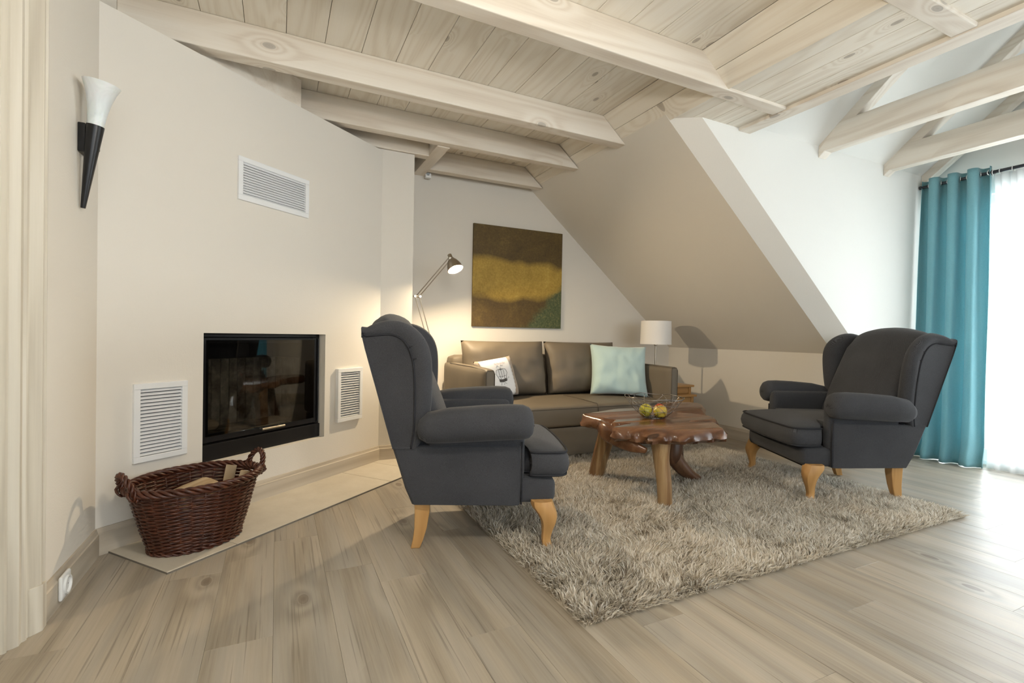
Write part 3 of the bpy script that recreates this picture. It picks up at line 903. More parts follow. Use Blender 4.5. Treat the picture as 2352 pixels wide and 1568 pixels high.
def shag(n):
    px = rng.uniform(RX0 - .004, RX1 + .004, n); py = rng.uniform(RY0 - .004, RY1 + .004, n)
    gx, gy = 170, 130
    def field(sc_, seed, ax):
        G = np.zeros((gx, gy), np.float32)
        for i in range(gx):
            for j in range(gy):
                G[i, j] = mnoise.noise(Vector((i / gx * 2.48 * sc_ + seed, j / gy * 1.89 * sc_, seed * 1.7 + ax)))
        return G
    ix = np.clip(((px - RX0) / (RX1 - RX0) * gx).astype(int), 0, gx - 1); iy = np.clip(((py - RY0) / (RY1 - RY0) * gy).astype(int), 0, gy - 1)
    A = field(5, 3, 0)[ix, iy] * 1.1 + field(17, 9, 2)[ix, iy] * 1.3
    B = field(5, 21, 1)[ix, iy] * 1.1 + field(17, 33, 4)[ix, iy] * 1.3
    # strands at the border lean outwards
    ex = np.clip(1 - (px - RX0) / .035, 0, 1) * -1 + np.clip(1 - (RX1 - px) / .035, 0, 1)
    ey = np.clip(1 - (py - RY0) / .035, 0, 1) * -1 + np.clip(1 - (RY1 - py) / .035, 0, 1)
    lx = A * .75 + rng.normal(0, .30, n) + ex * .9; ly = B * .75 + rng.normal(0, .30, n) + ey * .9
    L = rng.uniform(.038, .058, n); wd = rng.uniform(.0016, .0030, n)
    edge = np.maximum(np.abs(ex), np.abs(ey)); L *= 1 - .35 * edge
    an = rng.uniform(0, PI, n); dx, dy = np.cos(an) * wd, np.sin(an) * wd
    z0 = .004 - .003 * np.maximum(np.abs(ex), np.abs(ey))
    hz = L / np.sqrt(1 + lx ** 2 + ly ** 2)
    V = np.zeros((n, 5, 3), np.float32)
    V[:, 0] = np.stack([px - dx, py - dy, z0], 1); V[:, 1] = np.stack([px + dx, py + dy, z0], 1)
    mx, my, mz = px + lx * hz * .42, py + ly * hz * .42, z0 + hz * .60
    V[:, 2] = np.stack([mx + dx, my + dy, mz], 1); V[:, 3] = np.stack([mx - dx, my - dy, mz], 1)
    V[:, 4] = np.stack([px + lx * hz * 1.15, py + ly * hz * 1.15, z0 + hz * .92], 1)
    me = bpy.data.meshes.new('pile')
    nv = n * 5; me.vertices.add(nv); me.vertices.foreach_set('co', V.reshape(-1))
    base = np.arange(n) * 5
    quads = np.stack([base, base + 1, base + 2, base + 3], 1); tris = np.stack([base + 3, base + 2, base + 4], 1)
    loops = np.concatenate([quads.reshape(-1), tris.reshape(-1)]).astype(np.int32)
    starts = np.concatenate([np.arange(n) * 4, 4 * n + np.arange(n) * 3]).astype(np.int32)
    me.loops.add(len(loops)); me.loops.foreach_set('vertex_index', loops)
    me.polygons.add(2 * n); me.polygons.foreach_set('loop_start', starts)
    me.polygons.foreach_set('use_smooth', np.ones(2 * n, bool))
    me.update(calc_edges=True)
    tone = np.clip(rng.normal(.50, .24, n) + field(2.4, 50, 0)[ix, iy] * .16, 0, 1)
    at = me.attributes.new('tone', 'FLOAT', 'POINT'); at.data.foreach_set('value', np.repeat(tone, 5).astype(np.float32))
    return me


pile = bpy.data.objects.new('pile', shag(150000)); C.objects.link(pile); pile.parent = rg; pile['kind'] = 'stuff'
pile.data.materials.append(MATS['rug_yarn'])
RUGZ = .005


# ================================================================== WING CHAIRS
def wing_chair():
    root = empty('wing_armchair')
    fb = 'wing_fabric'

    # lower body: tapered carcass
    def bw(x): return .285 + (x + .36) / .52 * .075
    m = MB()
    rings = []
    for z, xb, xf, hb in ((.205, -.305, .165, .318), (.28, -.335, .168, .330), (.36, -.358, .168, .340), (.464, -.390, .165, .348)):
        rings.append([(xb, -hb + .012, z), (xb + .012, -hb, z), (xf - .03, -.354, z), (xf - .006, -.350, z), (xf, -.335, z), (xf, .335, z), (xf - .006, .350, z), (xf - .03, .354, z), (xb + .012, hb, z), (xb, hb - .012, z)])
    m.loft(rings); m.build('body', fb, root, smooth=50, bevel=.003, seg=2)
    # front apron below the cushion
    softbox(.06, .325, -.335, .335, .205, .318, .03, (.012, 0, 0), 10).build('apron', fb, root, smooth=60)
    MB().box(-.28, .29, -.26, .26, .195, .215).build('dust_cover', 'chair_dust_cloth', root)

    # wings: rounded plate following the side outline
    out = [(-.388, .455), (-.455, .70), (-.520, .950), (-.500, .972), (-.445, .997), (-.385, 1.004), (-.330, .990), (-.283, .958), (-.250, .915), (-.232, .865), (-.225, .80), (-.224, .71), (-.229, .62), (-.250, .52), (-.285, .455)]
    ins = [(-.386, .457), (-.452, .70), (-.514, .928), (-.495, .934), (-.445, .940), (-.395, .942), (-.352, .925), (-.325, .893), (-.310, .855), (-.302, .82), (-.297, .76), (-.295, .69), (-.296, .60), (-.300, .52), (-.310, .457)]
    o3 = ease([(a, 0, b) for a, b in out], 3); i3 = ease([(a, 0, b) for a, b in ins], 3)
    o2 = [(p.x, p.z) for p in o3]; i2 = [(p.x, p.z) for p in i3]
    wings = []
    for sgn in (-1, 1):
        m = MB(); rings = []

        def yc(x, z):      # wing leans out towards the top and towards the front
            return .308 + .030 * (z - .46) / .5 + .05 * max(0, x + .40) / .2 * (z - .40) / .5
        prof = [(0, .034), (.25, .042), (.5, .042), (.75, .035), (.92, .020), (1, .0), (.92, -.020), (.75, -.036), (.5, -.046), (.2, -.048), (0, -.046)]
        for s_, y in prof:
            ring = []
            for (ox, oz), (qx, qz) in zip(o2, i2):
                x_ = qx + (ox - qx) * s_; z_ = qz + (oz - qz) * s_
                ring.append((x_, sgn * (yc(x_, z_) + y), z_))
            rings.append(ring)
        m.loft(rings, cap=False)
        n = len(o2)
        tri = tessellate_polygon([[Vector((a, b, 0)) for a, b in i2]])
        for fct in tri:
            m.f.append(tuple(fct)); m.f.append(tuple((len(rings) - 1) * n + q for q in reversed(fct)))
        wo_ = m.build('wing', fb, root, smooth=60)
        pp = [(x_, sgn * (yc(x_, z_) + .0375), z_) for x_, z_ in i2[6:]]
        MB().tube(pp, .0042, 6).build('piping', 'wing_piping', wo_, smooth=180)
        # gathered tucks at the front corner of the wing
        m = MB()
        for (a_, b_), (c_, d_) in (((-.262, .925), (-.322, .888)), ((-.240, .868), (-.304, .84))):
            pts = []
            for q in range(6):
                t_ = q / 5; x_ = a_ + (c_ - a_) * t_; z_ = b_ + (d_ - b_) * t_
                pts.append((x_, sgn * (yc(x_, z_) + .018 + .026 * t_ ** .5), z_))
            m.tube(pts, .0018, 5)
        m.build('tuck_seam', 'wing_piping', wo_, smooth=180)

    # backrest: inner padded back with a domed top, lofted from side to side
    m = MB(); rings = []
    for j in range(21):
        u = -1 + 2 * j / 20; c = 1 - u * u
        zt = .985 + .060 * c ** .7; pad = .040 * c ** .6
        pts = [(-.150, .38), (-.168 + pad, .45), (-.205 + pad, .56), (-.250 + pad, .68), (-.300 + pad, .80), (-.345 + pad * .95, .90), (-.378 + pad * .8, zt - .055),
               (-.402 + pad * .5, zt - .020), (-.430, zt - .004), (-.462, zt - .006), (-.490, zt - .024), (-.500, zt - .055), (-.47, .80), (-.43, .62), (-.38, .46), (-.36, .38)]
        hw = .292
        rings.append([(p.x, u * hw, p.z) for p in ease([(x_, 0, z_) for x_, z_ in pts], 2)])
    m.loft(rings); m.build('backrest', fb, root, smooth=70)
    MB().hexa([(-.37, -.30, .455), (-.36, -.30, .455), (-.36, .30, .455), (-.37, .30, .455), (-.512, -.335, .955), (-.49, -.335, .955), (-.49, .335, .955), (-.512, .335, .955)]).build('outer_back', fb, root, bevel=.004)

    # rolled arms
    for sgn in (-1, 1):
        m = MB(); rings = []
        st = [(-.285, .0, .54), (-.275, .5, .545), (-.24, .85, .552), (-.15, .97, .562), (0, 1.0, .571), (.11, 1.0, .575), (.165, .97, .575), (.192, .86, .573), (.207, .62, .570), (.213, .3, .568), (.214, 0.02, .567)]
        for x_, k, zc in st:
            ring = []
            for j in range(20):
                an = 2 * PI * j / 20
                yy = .372 + math.cos(an) * .074 * k; zz = zc + math.sin(an) * .078 * k
                ring.append((x_, sgn * yy, zz))
            rings.append(ring)
        m.loft(rings); ar = m.build('arm', fb, root, smooth=60)
        # inner arm panel and front facing
        softbox(-.24, .185, min(sgn * .268, sgn * .338), max(sgn * .268, sgn * .338), .30, .585, .03, (0, 0, 0), 8).build('arm_panel', fb, root, smooth=60)
        m = MB()
        m.tube([(.168, sgn * .350, .21), (.170, sgn * .353, .35), (.168, sgn * .354, .485)], .004, 6)
        m.build('piping', 'wing_piping', ar, smooth=180)
        m = MB(); m.tube([(-.383, sgn * .293, .463), (-.30, sgn * .312, .464), (-.25, sgn * .322, .468)], .0035, 6)
        m.build('seam', 'wing_piping', root, smooth=180)
        m = MB()
        for q in range(6):
            an = R(15 + 26 * q)
            pts = []
            for s_ in range(6):
                r_ = .012 + .058 * s_ / 5
                pts.append((.2135 - .055 * (s_ / 5) ** 3.2, sgn * (.372 + math.cos(an) * r_), .545 + math.sin(an) * r_ * 1.15 + .01))
            m.tube(pts, .0014, 5)
        m.build('pleat', 'wing_piping', ar, smooth=180)

    # T-shaped seat cushion
    ol = [(-.20, -.262), (.195, -.262), (.215, -.322), (.32, -.335), (.368, -.322), (.388, -.275), (.396, -.15), (.399, 0), (.396, .15), (.388, .275), (.368, .322), (.32, .335), (.215, .322), (.195, .262), (-.20, .262)]
    path = ease([(a, b, 0) for a, b in ol + [ol[0]]], 4)[:-1]
    def ring(f, z, dz=0.0):
        return [(.10 + (p.x - .10) * f, p.y * f, z + dz) for p in path]
    m = MB(); zt, zb_ = .430, .322
    prof = [(.2, zb_ - .010), (.6, zb_ - .008), (.9, zb_ - .002), (.978, zb_ + .006), (1.015, zb_ + .026), (1.032, (zt + zb_) / 2), (1.015, zt - .024), (.978, zt - .002), (.9, zt + .014), (.6, zt + .036), (.2, zt + .044)]
    m.loft([ring(f, z) for f, z in prof]); cu = m.build('seat_cushion', fb, root, smooth=60)
    m = MB(); m.tube(ring(.990, zt + .001), .0052, 6, closed=True); m.tube(ring(.990, zb_ + .006), .0052, 6, closed=True)
    m.build('piping', 'wing_piping', cu, smooth=180)

    # cabriole front legs
    for sgn in (-1, 1):
        cl = [(.262, .330, .225, .052, .060), (.268, .334, .20, .055, .060), (.287, .342, .165, .047, .050), (.293, .346, .13, .036, .038), (.288, .344, .09, .026, .027), (.284, .342, .05, .022, .023), (.292, .347, .02, .026, .027), (.300, .350, .005, .031, .031), (.300, .350, 0, .029, .029)]
        rings = []
        ext = ease([Vector((a, b, c)) for a, b, c, _, _ in cl], 3); ra = ease([Vector((d, e, 0)) for _, _, _, d, e in cl], 3)
        for p, q in zip(ext, ra):
            ring_ = []
            for j in range(12):
                an = 2 * PI * j / 12 + R(15)
                cxn, sny = math.cos(an), math.sin(an)
                k = 1 / (abs(cxn) ** 3 + abs(sny) ** 3) ** (1 / 3)
                ring_.append((p.x + cxn * k * q.x * .92, sgn * p.y + sny * k * q.y * .85, p.z))
            rings.append(ring_)
        MB().loft(rings).build('leg', 'leg_wood', root, smooth=45)
    for sgn in (-1, 1):
        rings = []
        for z, xx, hx in ((.23, -.262, .034), (.16, -.262, .032), (.09, -.268, .027), (.04, -.278, .023), (0, -.290, .020)):
            rings.append([(xx - hx, sgn * .265 - hx * .9, z), (xx + hx, sgn * .265 - hx * .9, z), (xx + hx, sgn * .265 + hx * .9, z), (xx - hx, sgn * .265 + hx * .9, z)])
        MB().loft(rings).build('leg', 'leg_wood', root, smooth=35, bevel=.003)
    return root


ch1 = wing_chair()
ch1.location = (.927, 2.282, 0.0); ch1.rotation_euler = (0, 0, R(-19))
tag(ch1, 'dark grey wing armchair standing between the fireplace and the coffee table', 'armchair', 'dark grey wing armchairs around the coffee table')
ch2 = copy_tree(ch1)
ch2.location = (3.225, 1.985, RUGZ); ch2.rotation_euler = (0, 0, R(154.5))
tag(ch2, 'dark grey wing armchair standing in front of the teal curtain', 'armchair', 'dark grey wing armchairs around the coffee table')

# ================================================================== SOFA
SX0, SX1, SY0, SY1 = 1.30, 3.085, 3.12, 4.08
so = empty('sofa', ((SX0 + SX1) / 2, SY0, 0), 0, 'brown grey leather sofa with two loose back cushions against back wall', 'sofa')
SW = (SX1 - SX0) / 2; AW = .088
le = 'sofa_leather'
softbox(-SW + .012, SW - .012, .010, .94, .045, .262, .012, (0, .004, 0), 8).build('base', le, so, smooth=50)
softbox(-SW + AW - .01, SW - AW + .01, -.002, .72, .266, .425, .022, (0, .006, .012), 14).build('seat', le, so, smooth=60)
m = MB(); m.tube([(.06, -.012, .29), (.06, -.010, .40), (.06, .008, .432), (.06, .2, .437), (.06, .5, .437)], .0028, 6)
m.tube([(-SW + AW, -.006, .405), (SW - AW, -.006, .405)], .0028, 6); m.build('seam', 'sofa_seam', so, smooth=180)
for sgn in (-1, 1):
    x0, x1 = (-SW, -SW + AW) if sgn < 0 else (SW - AW, SW)
    ar = softbox(x0, x1, .0, .94, .27, .705, .030, (.010, .004, .010), 12, .004, sgn * 3).build('arm', le, so, smooth=60)
    m = MB(); xi = x1 if sgn < 0 else x0
    m.tube([(x0 + .012, .006, .30), (x0 + .012, .004, .675), (x0 + .022, .010, .698), (x1 - .022, .010, .698), (x1 - .012, .004, .675), (x1 - .012, .006, .30)], .003, 6)
    for xe in (x0 + .014, x1 - .014): m.tube([(xe, .03, .698), (xe, .3, .708), (xe, .8, .705)], .0028, 6)
    m.build('seam', 'sofa_seam', ar, smooth=180)
softbox(-SW + .02, SW - .02, .76, .955, .27, .77, .05, (0, 0, .01), 10).build('back_frame', le, so, smooth=60)
for xc, wdt, sd in ((-.425, .775, 1), (.362, .770, 6)):
    p = pillow(wdt, .475, .23, 26, .025, .013, sd).build('back_cushion', le, so, smooth=180)
    p.location = (xc, .625, .435); p.rotation_euler = (R(-13), 0, 0)
for xx in (-SW + .1, SW - .1):
    for yy in (.08, .86): MB().lathe([(.03, .002), (.03, .05)], (xx, yy, 0), 14).build('foot', 'black_plastic', so, smooth=50)

# throw pillows
tp = pillow(.515, .47, .16, 30, .07, .016, 3).build('throw_pillow', 'teal_cushion', None, smooth=180)
tp.location = (2.724, 3.457, .434); tp.rotation_euler = (R(-20), R(2), R(-25))
tag(tp, 'pale aqua square throw pillow leaning on the right sofa cushion', 'pillow')
cp = empty('throw_pillow', (1.622, 3.532, .442), 0, 'white and beige throw pillow with printed crown on the sofa left end', 'pillow')
cp.rotation_euler = (R(-16), R(-6), R(20))
ck = pillow(.40, .33, .13, 26, .06, .004, 11)
cko = ck.build('cover', 'beige_linen', cp, smooth=180)


def pill_y(x, z, wd=.40, ht=.33, th=.13):
    u, v2 = x / (wd / 2), (z - ht / 2) / (ht / 2)
    return -th / 2 * max(0.0, (1 - u ** 4) * (1 - v2 ** 4)) ** .55


m = MB(); nu, nv = 26, 20; idm = {}
for i in range(nu + 1):
    for j in range(nv + 1):
        xx = -.175 + .29 * i / nu; zz = .012 + .306 * j / nv
        if i == nu: xx += .006 * (j % 2)
        idm[i, j] = len(m.v); m.v.append((xx, pill_y(xx, zz) - .0065, zz))
for i in range(nu):
    for j in range(nv): m.f.append((idm[i, j], idm[i + 1, j], idm[i + 1, j + 1], idm[i, j + 1]))
pn = m.build('white_panel', 'white_cotton', cp, smooth=180); sm_ = pn.modifiers.new('s', 'SOLIDIFY'); sm_.thickness = .004; sm_.offset = 0


def ink(lines, mat, name, r=.0016):
    m = MB()
    for ln in lines:
        pts = []
        for a, b in zip(ln[:-1], ln[1:]):
            for q in range(4): pts.append((a[0] + (b[0] - a[0]) * q / 4, a[1] + (b[1] - a[1]) * q / 4))
        pts.append(ln[-1])
        m.tube([(x_, pill_y(x_, z_) - .0092, z_) for x_, z_ in pts], r, 5)
    m.build(name, mat, pn, smooth=180)


cx0, cz0 = -.005, .150
crown = []
for k in (-1, -.45, .45, 1):
    crown.append([(cx0 + .038 * k, cz0), (cx0 + .060 * k, cz0 + .045), (cx0 + .050 * k, cz0 + .072), (cx0 + .022 * k, cz0 + .080), (cx0, cz0 + .070)])
crown.append([(cx0 - .04, cz0 + .022), (cx0, cz0 + .016), (cx0 + .04, cz0 + .022)])
crown.append([(cx0, cz0 + .01), (cx0, cz0 + .07)]); crown.append([(cx0, cz0 + .07), (cx0, cz0 + .092)]); crown.append([(cx0 - .008, cz0 + .084), (cx0 + .008, cz0 + .084)])
ink(crown, 'print_ink', 'crown_print')
ink([[(cx0 - .040 + .0, cz0 - .002 - .0045 * q), (cx0, cz0 - .008 - .0045 * q), (cx0 + .040, cz0 - .002 - .0045 * q)] for q in range(5)], 'print_ink', 'crown_band', .003)
sw = []
for q in range(4):
    x_ = -.055 + .03 * q
    sw.append([(x_, .27), (x_ + .008, .283), (x_ + .012, .268), (x_ + .02, .279), (x_ + .026, .270)])
ink(sw, 'print_pink', 'flourish_print', .0012)
ink([[(-.045, .245), (-.03, .262), (-.02, .248)], [(0, .25), (.012, .262), (.02, .25), (.03, .258)]], 'print_ink', 'script_print', .0012)
ink([[(cx0 - .03, .10), (cx0 - .02, .125), (cx0 - .036, .132)], [(cx0 + .0, .10), (cx0 + .012, .118), (cx0 + .03, .105)], [(cx0 + .045, .135), (cx0 + .06, .155), (cx0 + .07, .15)]], 'print_ink', 'scroll_print', .0012)

# ================================================================== PICTURE
pc = empty('wall_picture', (2.0535, YB - .0015, 1.4885), 0, 'square unframed canvas in mottled gold, brown and green above the sofa', 'picture')
MB().box(-.467, .467, -.022, 0, -.4655, .4655).build('canvas', 'canvas_paint', pc, bevel=.002)
MB().box(-.44, .44, -.003, .0008, -.44, .44).build('stretcher_frame', 'canvas_edge', pc)

# ================================================================== SIDE TABLES, TABLE LAMP
def side_table(x0, x1, y0, y1, h, label):
    e = empty('side_table', ((x0 + x1) / 2, (y0 + y1) / 2, 0), 0, label, 'side table', 'nest of pine side tables')
    a, b = (x1 - x0) / 2, (y1 - y0) / 2
    MB().box(-a, a, -b, b, h - .02, h).build('table_top', 'pine', e, bevel=.004)
    m = .02; lw = .032
    for sx_ in (-1, 1):
        for sy_ in (-1, 1):
            xx, yy = sx_ * (a - m - lw / 2), sy_ * (b - m - lw / 2)
            MB().box(xx - lw / 2, xx + lw / 2, yy - lw / 2, yy + lw / 2, 0, h - .02).build('leg', 'pine', e, bevel=.003)
    for sy_ in (-1, 1): MB().box(-a + m + lw, a - m - lw, sy_ * (b - m - .016) - .008, sy_ * (b - m - .016) + .008, h - .078, h - .02).build('apron', 'pine', e)
    for sx_ in (-1, 1): MB().box(sx_ * (a - m - .016) - .008, sx_ * (a - m - .016) + .008, -b + m + lw, b - m - lw, h - .078, h - .02).build('apron', 'pine', e)
    return e


side_table(3.10, 3.664, 3.50, 3.96, .50, 'taller pine side table of the nest, carrying the table lamp')
st2 = side_table(3.158, 3.606, 3.41, 3.85, .419, 'lower pine side table tucked under the taller one by the sofa')
tl = empty('table_lamp', (3.305, 3.655, .50), 0, 'table lamp with white drum shade and thin metal stem beside sofa', 'table lamp')
MB().lathe([(.001, 0), (.075, 0), (.075, .008), (.070, .014), (.012, .018), (.008, .02)], (0, 0, 0), 32).build('base', 'nickel', tl, smooth=40)
MB().tube([(0, 0, .015), (0, 0, .43)], .0075, 12).build('stem', 'nickel', tl, smooth=60)
m = MB(); R0, R1 = .147, .142
rings = [[(r * math.cos(2 * PI * k / 48), r * math.sin(2 * PI * k / 48), z) for k in range(48)] for r, z in ((R0, .388), (R1, .612), (R1 - .003, .612), (R0 - .003, .388), (R0, .388))]
m.loft(rings, cap=False); m.build('lamp_shade', 'lamp_linen', tl, smooth=50)
MB().lathe([(.008, .372), (.017, .378), (.019, .42), (.017, .44), (.002, .445)], (0, 0, 0), 16).build('socket', 'nickel', tl, smooth=40)

# ================================================================== COFFEE TABLE
TZ = .45
OUT = [(1.788, 2.637), (1.939, 2.681), (2.135, 2.747), (2.278, 2.739), (2.41, 2.76), (2.559, 2.801), (2.7, 2.886), (2.781, 2.897), (2.85, 2.868), (2.931, 2.849), (2.948, 2.77), (2.89, 2.676), (2.779, 2.586), (2.60, 2.545), (2.44, 2.50), (2.50, 2.42), (2.53, 2.375), (2.54, 2.308), (2.515, 2.235), (2.468, 2.182), (2.36, 2.19), (2.25, 2.185), (2.34, 2.135), (2.368, 2.095), (2.302, 2.001), (2.264, 1.951), (2.195, 1.974), (2.088, 1.965), (2.012, 1.978), (1.953, 2.006), (1.886, 2.031), (1.826, 2.062), (1.8, 2.108), (1.764, 2.144), (1.706, 2.160), (1.685, 2.190), (1.80, 2.235), (1.86, 2.255), (1.775, 2.310), (1.845, 2.370), (1.828, 2.411), (1.814, 2.455), (1.80, 2.555)]
tcx, tcy = 2.16, 2.36
ct = empty('coffee_table', (tcx, tcy, RUGZ), 0, 'live edge reddish teak root coffee table with trunk legs on the rug', 'coffee table')
loop = ease([(a - tcx, b - tcy, 0) for a, b in OUT + [OUT[0]]], 4)[:-1]
area2 = sum(p.x * q.y - q.x * p.y for p, q in zip(loop, loop[1:] + loop[:1]))
n = len(loop)
nrms = []
for i in range(n):
    d = loop[(i + 1) % n] - loop[i - 1]; nv_ = Vector((d.y, -d.x, 0)).normalized()
    if area2 < 0: nv_ = -nv_
    nrms.append(nv_)
rings = []
T0 = TZ - RUGZ
for dz, offs, rough_ in ((0, -.006, 0), (-.004, 0.0, 0), (-.016, .006, .3), (-.034, .012, .8), (-.054, .014, 1), (-.072, .006, 1.2), (-.086, -.014, 1.2), (-.092, -.035, .8)):
    ring = []
    for i, (p, nv_) in enumerate(zip(loop, nrms)):
        front = max(0, -nv_.y * .85 - nv_.x * .35)
        k = offs * (.6 + 2.2 * front)
        ridg = .020 * rough_ * mnoise.noise(Vector((p.x * 13 + dz * 26, p.y * 13, dz * 22))) + .010 * rough_ * mnoise.noise(Vector((p.x * 38 + dz * 60, p.y * 38, dz * 40))) + .009 * rough_ * math.sin((p.x - p.y) * 62 + dz * 60) * front
        thin = .55 + .45 * min(1, front + .35 + .5 * abs(mnoise.noise(Vector((p.x * 3, p.y * 3, 1)))))
        ring.append((p.x + nv_.x * (k + ridg), p.y + nv_.y * (k + ridg), T0 + dz * thin))
    rings.append(ring)
m = MB(); m.loft(rings, cap=False)
for ri in (0, len(rings) - 1):
    tri = tessellate_polygon([[Vector((p[0], p[1], 0)) for p in rings[ri]]])
    for q in tri: m.f.append(tuple(ri * n + i for i in q))
top = m.build('table_top', 'teak_top', ct, smooth=38)


def gnarl(path, rad, name, mat, parent, amp=.10, seed=0, sides=14, flute=.06, nf_=5):
    P = ease(path, 5); rr = ease([(r, 0, 0) for r in rad], 5); rings = []; ref = None
    for i, p in enumerate(P):
        d = (P[min(i + 1, len(P) - 1)] - P[max(i - 1, 0)]).normalized()
        if ref is None: ref = Vector((1, 0, 0))
        a_ = (ref - d * ref.dot(d)).normalized(); b_ = d.cross(a_); ref = a_
        ring = []
        for j in range(sides):
            an = 2 * PI * j / sides
            r_ = rr[i].x * (1 + amp * mnoise.noise(Vector((math.cos(an) * 1.3 + seed, math.sin(an) * 1.3, p.z * 6 + p.x * 4))) + flute * math.sin(nf_ * an + seed + i * .05))
            ring.append(p + (a_ * math.cos(an) + b_ * math.sin(an)) * r_)
        rings.append(ring)
    return MB().loft(rings).build(name, mat, parent, smooth=60)


def L_(x, y, z): return (x - tcx, y - tcy, z - RUGZ)


gnarl([L_(1.955, 2.055, RUGZ), L_(1.950, 2.065, .14), L_(1.940, 2.078, .27), L_(1.935, 2.085, .375)], [.040, .041, .045, .056], 'leg', 'teak_leg', ct, .12, 2, 16, .05, 4)
gnarl([L_(1.92, 2.668, RUGZ + .008), L_(1.945, 2.655, .14), L_(1.975, 2.64, .27), L_(1.99, 2.63, .39)], [.047, .049, .053, .058], 'leg', 'teak_leg', ct, .12, 7, 16, .10, 6)
gnarl([L_(2.505, 2.335, RUGZ + .020), L_(2.44, 2.37, .07), L_(2.37, 2.40, .15), L_(2.32, 2.42, .25), L_(2.31, 2.43, .385)], [.026, .038, .050, .058, .075], 'leg', 'teak_dark', ct, .2, 4, 16, .06, 4)
gnarl([L_(2.33, 2.38, .37), L_(2.315, 2.36, .28), L_(2.30, 2.36, .19), L_(2.29, 2.365, .14)], [.055, .050, .045, .016], 'root_stub', 'teak_dark', ct, .15, 9, 14, .05, 4)
gnarl([L_(2.63, 2.64, RUGZ + .010), L_(2.59, 2.62, .14), L_(2.55, 2.60, .27), L_(2.52, 2.58, .40)], [.040, .042, .046, .055], 'leg', 'teak_dark', ct, .15, 15, 14, .06, 5)
# knotted root lump below the left edge
gnarl([L_(1.775, 2.42, .415), L_(1.762, 2.34, .395), L_(1.775, 2.25, .370), L_(1.80, 2.16, .345), L_(1.835, 2.085, .330)], [.030, .046, .044, .033, .014], 'root_knot', 'teak_top', ct, .28, 21, 18, .10, 3)
gnarl([L_(1.80, 2.30, .44), L_(1.785, 2.28, .40), L_(1.80, 2.24, .365)], [.018, .026, .02], 'root_knot', 'teak_top', ct, .3, 31, 12, .10, 3)

# fruit bowl of bent wire
bc = (2.145, 2.375, TZ)
bo = empty('fruit_bowl', bc, 0, 'round bent wire fruit bowl standing on the wooden coffee table', 'bowl')
m = MB()


def bowl_r(t_): return .065 + .115 * t_ ** .75


nw = 26
for k in range(nw):
    a0 = 2 * PI * k / nw; pts = []
    for q in range(15):
        t_ = q / 14; an = a0 + .9 * t_ * (1 if k % 2 else -1) + .12 * math.sin(t_ * 6 + k)
        r_ = bowl_r(t_); pts.append((r_ * math.cos(an), r_ * math.sin(an), .004 + .125 * t_ + .004 * math.sin(k * 3 + t_ * 9)))
    m.tube(pts, .0011, 4)
for k in range(10):
    a0 = 2 * PI * k / 10; m.tube([(.066 * math.cos(a0), .066 * math.sin(a0), .004), (0, 0, .004), (.066 * math.cos(a0 + 2.4), .066 * math.sin(a0 + 2.4), .004)], .0011, 4)
m.build('wire_mesh', 'wire_metal', bo, smooth=180)['kind'] = 'stuff'
m = MB()
for t_, rr_ in ((0, .0022), (.33, .0014), (.66, .0014), (1, .0024)):
    m.tube([(bowl_r(t_) * math.cos(2 * PI * q / 48), bowl_r(t_) * math.sin(2 * PI * q / 48), .004 + .125 * t_ + .004 * math.sin(q * .8) * (t_ > .3)) for q in range(48)], rr_, 6, closed=True)
m.build('wire_hoop', 'wire_metal', bo, smooth=180)


def fruit(loc, r, mat, label, tilt):
    e = empty('apple', loc, 0, label, 'fruit', None); e.rotation_euler = tilt
    prof = [(.002, -.80), (.25, -.86), (.5, -.84), (.80, -.6), (.97, -.2), (1.0, .15), (.90, .52), (.66, .80), (.38, .87), (.15, .78), (.02, .66)]
    MB().lathe([(a * r, b * r) for a, b in prof], (0, 0, 0), 24).build('flesh', mat, e, smooth=180)
    MB().tube([(0, 0, .6 * r), (.06 * r, 0, .9 * r), (.16 * r, .03 * r, 1.1 * r)], .0016, 6).build('stem', 'stem_brown', e, smooth=180)


fruit((2.088, 2.385, TZ + .0445), .040, 'fruit_green', 'green yellow apple lying at the left of the wire bowl', (R(25), R(-20), 0))
fruit((2.139, 2.312, TZ + .0455), .042, 'fruit_yellow', 'yellow apple with orange blush lying in front in the bowl', (R(-8), R(15), R(40)))
fruit((2.196, 2.376, TZ + .0440), .040, 'fruit_red', 'red apple lying behind the yellow one in the wire bowl', (R(10), R(35), 0))

# ================================================================== FLOOR LAMP
flx, fly = 1.085, 3.78
fo = empty('floor_lamp', (flx, fly, 0), 0, 'nickel floor lamp with jointed arm lit in the corner behind the armchair', 'floor lamp')
nk = 'nickel'
MB().lathe([(.001, 0), (.12, 0), (.12, .012), (.112, .02), (.02, .024), (.014, .03)], (0, 0, 0), 36).build('base', nk, fo, smooth=40)
MB().tube([(0, 0, .02), (0, 0, .93)], .009, 12).build('pole', nk, fo, smooth=60)
EL = Vector((-.104, -.03, 1.237)); HD = Vector((.108, -.17, 1.530)); ST = Vector((-.004, 0, .93))
m = MB()
for o_ in (-.016, .016): m.tube([ST + Vector((o_, 0, 0)), EL + Vector((o_, 0, -.004))], .0042, 8)
m.build('lower_arm', nk, fo, smooth=60)
m = MB(); nn_ = Vector((-.77, .1, .60))
for o_ in (-.010, .010): m.tube([EL + nn_ * o_ + Vector((.006, 0, .004)), HD + nn_ * o_], .0042, 8)
m.build('upper_arm', nk, fo, smooth=60)
m = MB(); m.tube([EL + Vector((-.022, 0, .004)), EL + Vector((.022, 0, -.004))], .009, 10)
for o_ in (-.02, .02): m.tube([EL + Vector((o_, -.014, 0)), EL + Vector((o_, .014, 0))], .0105, 12)
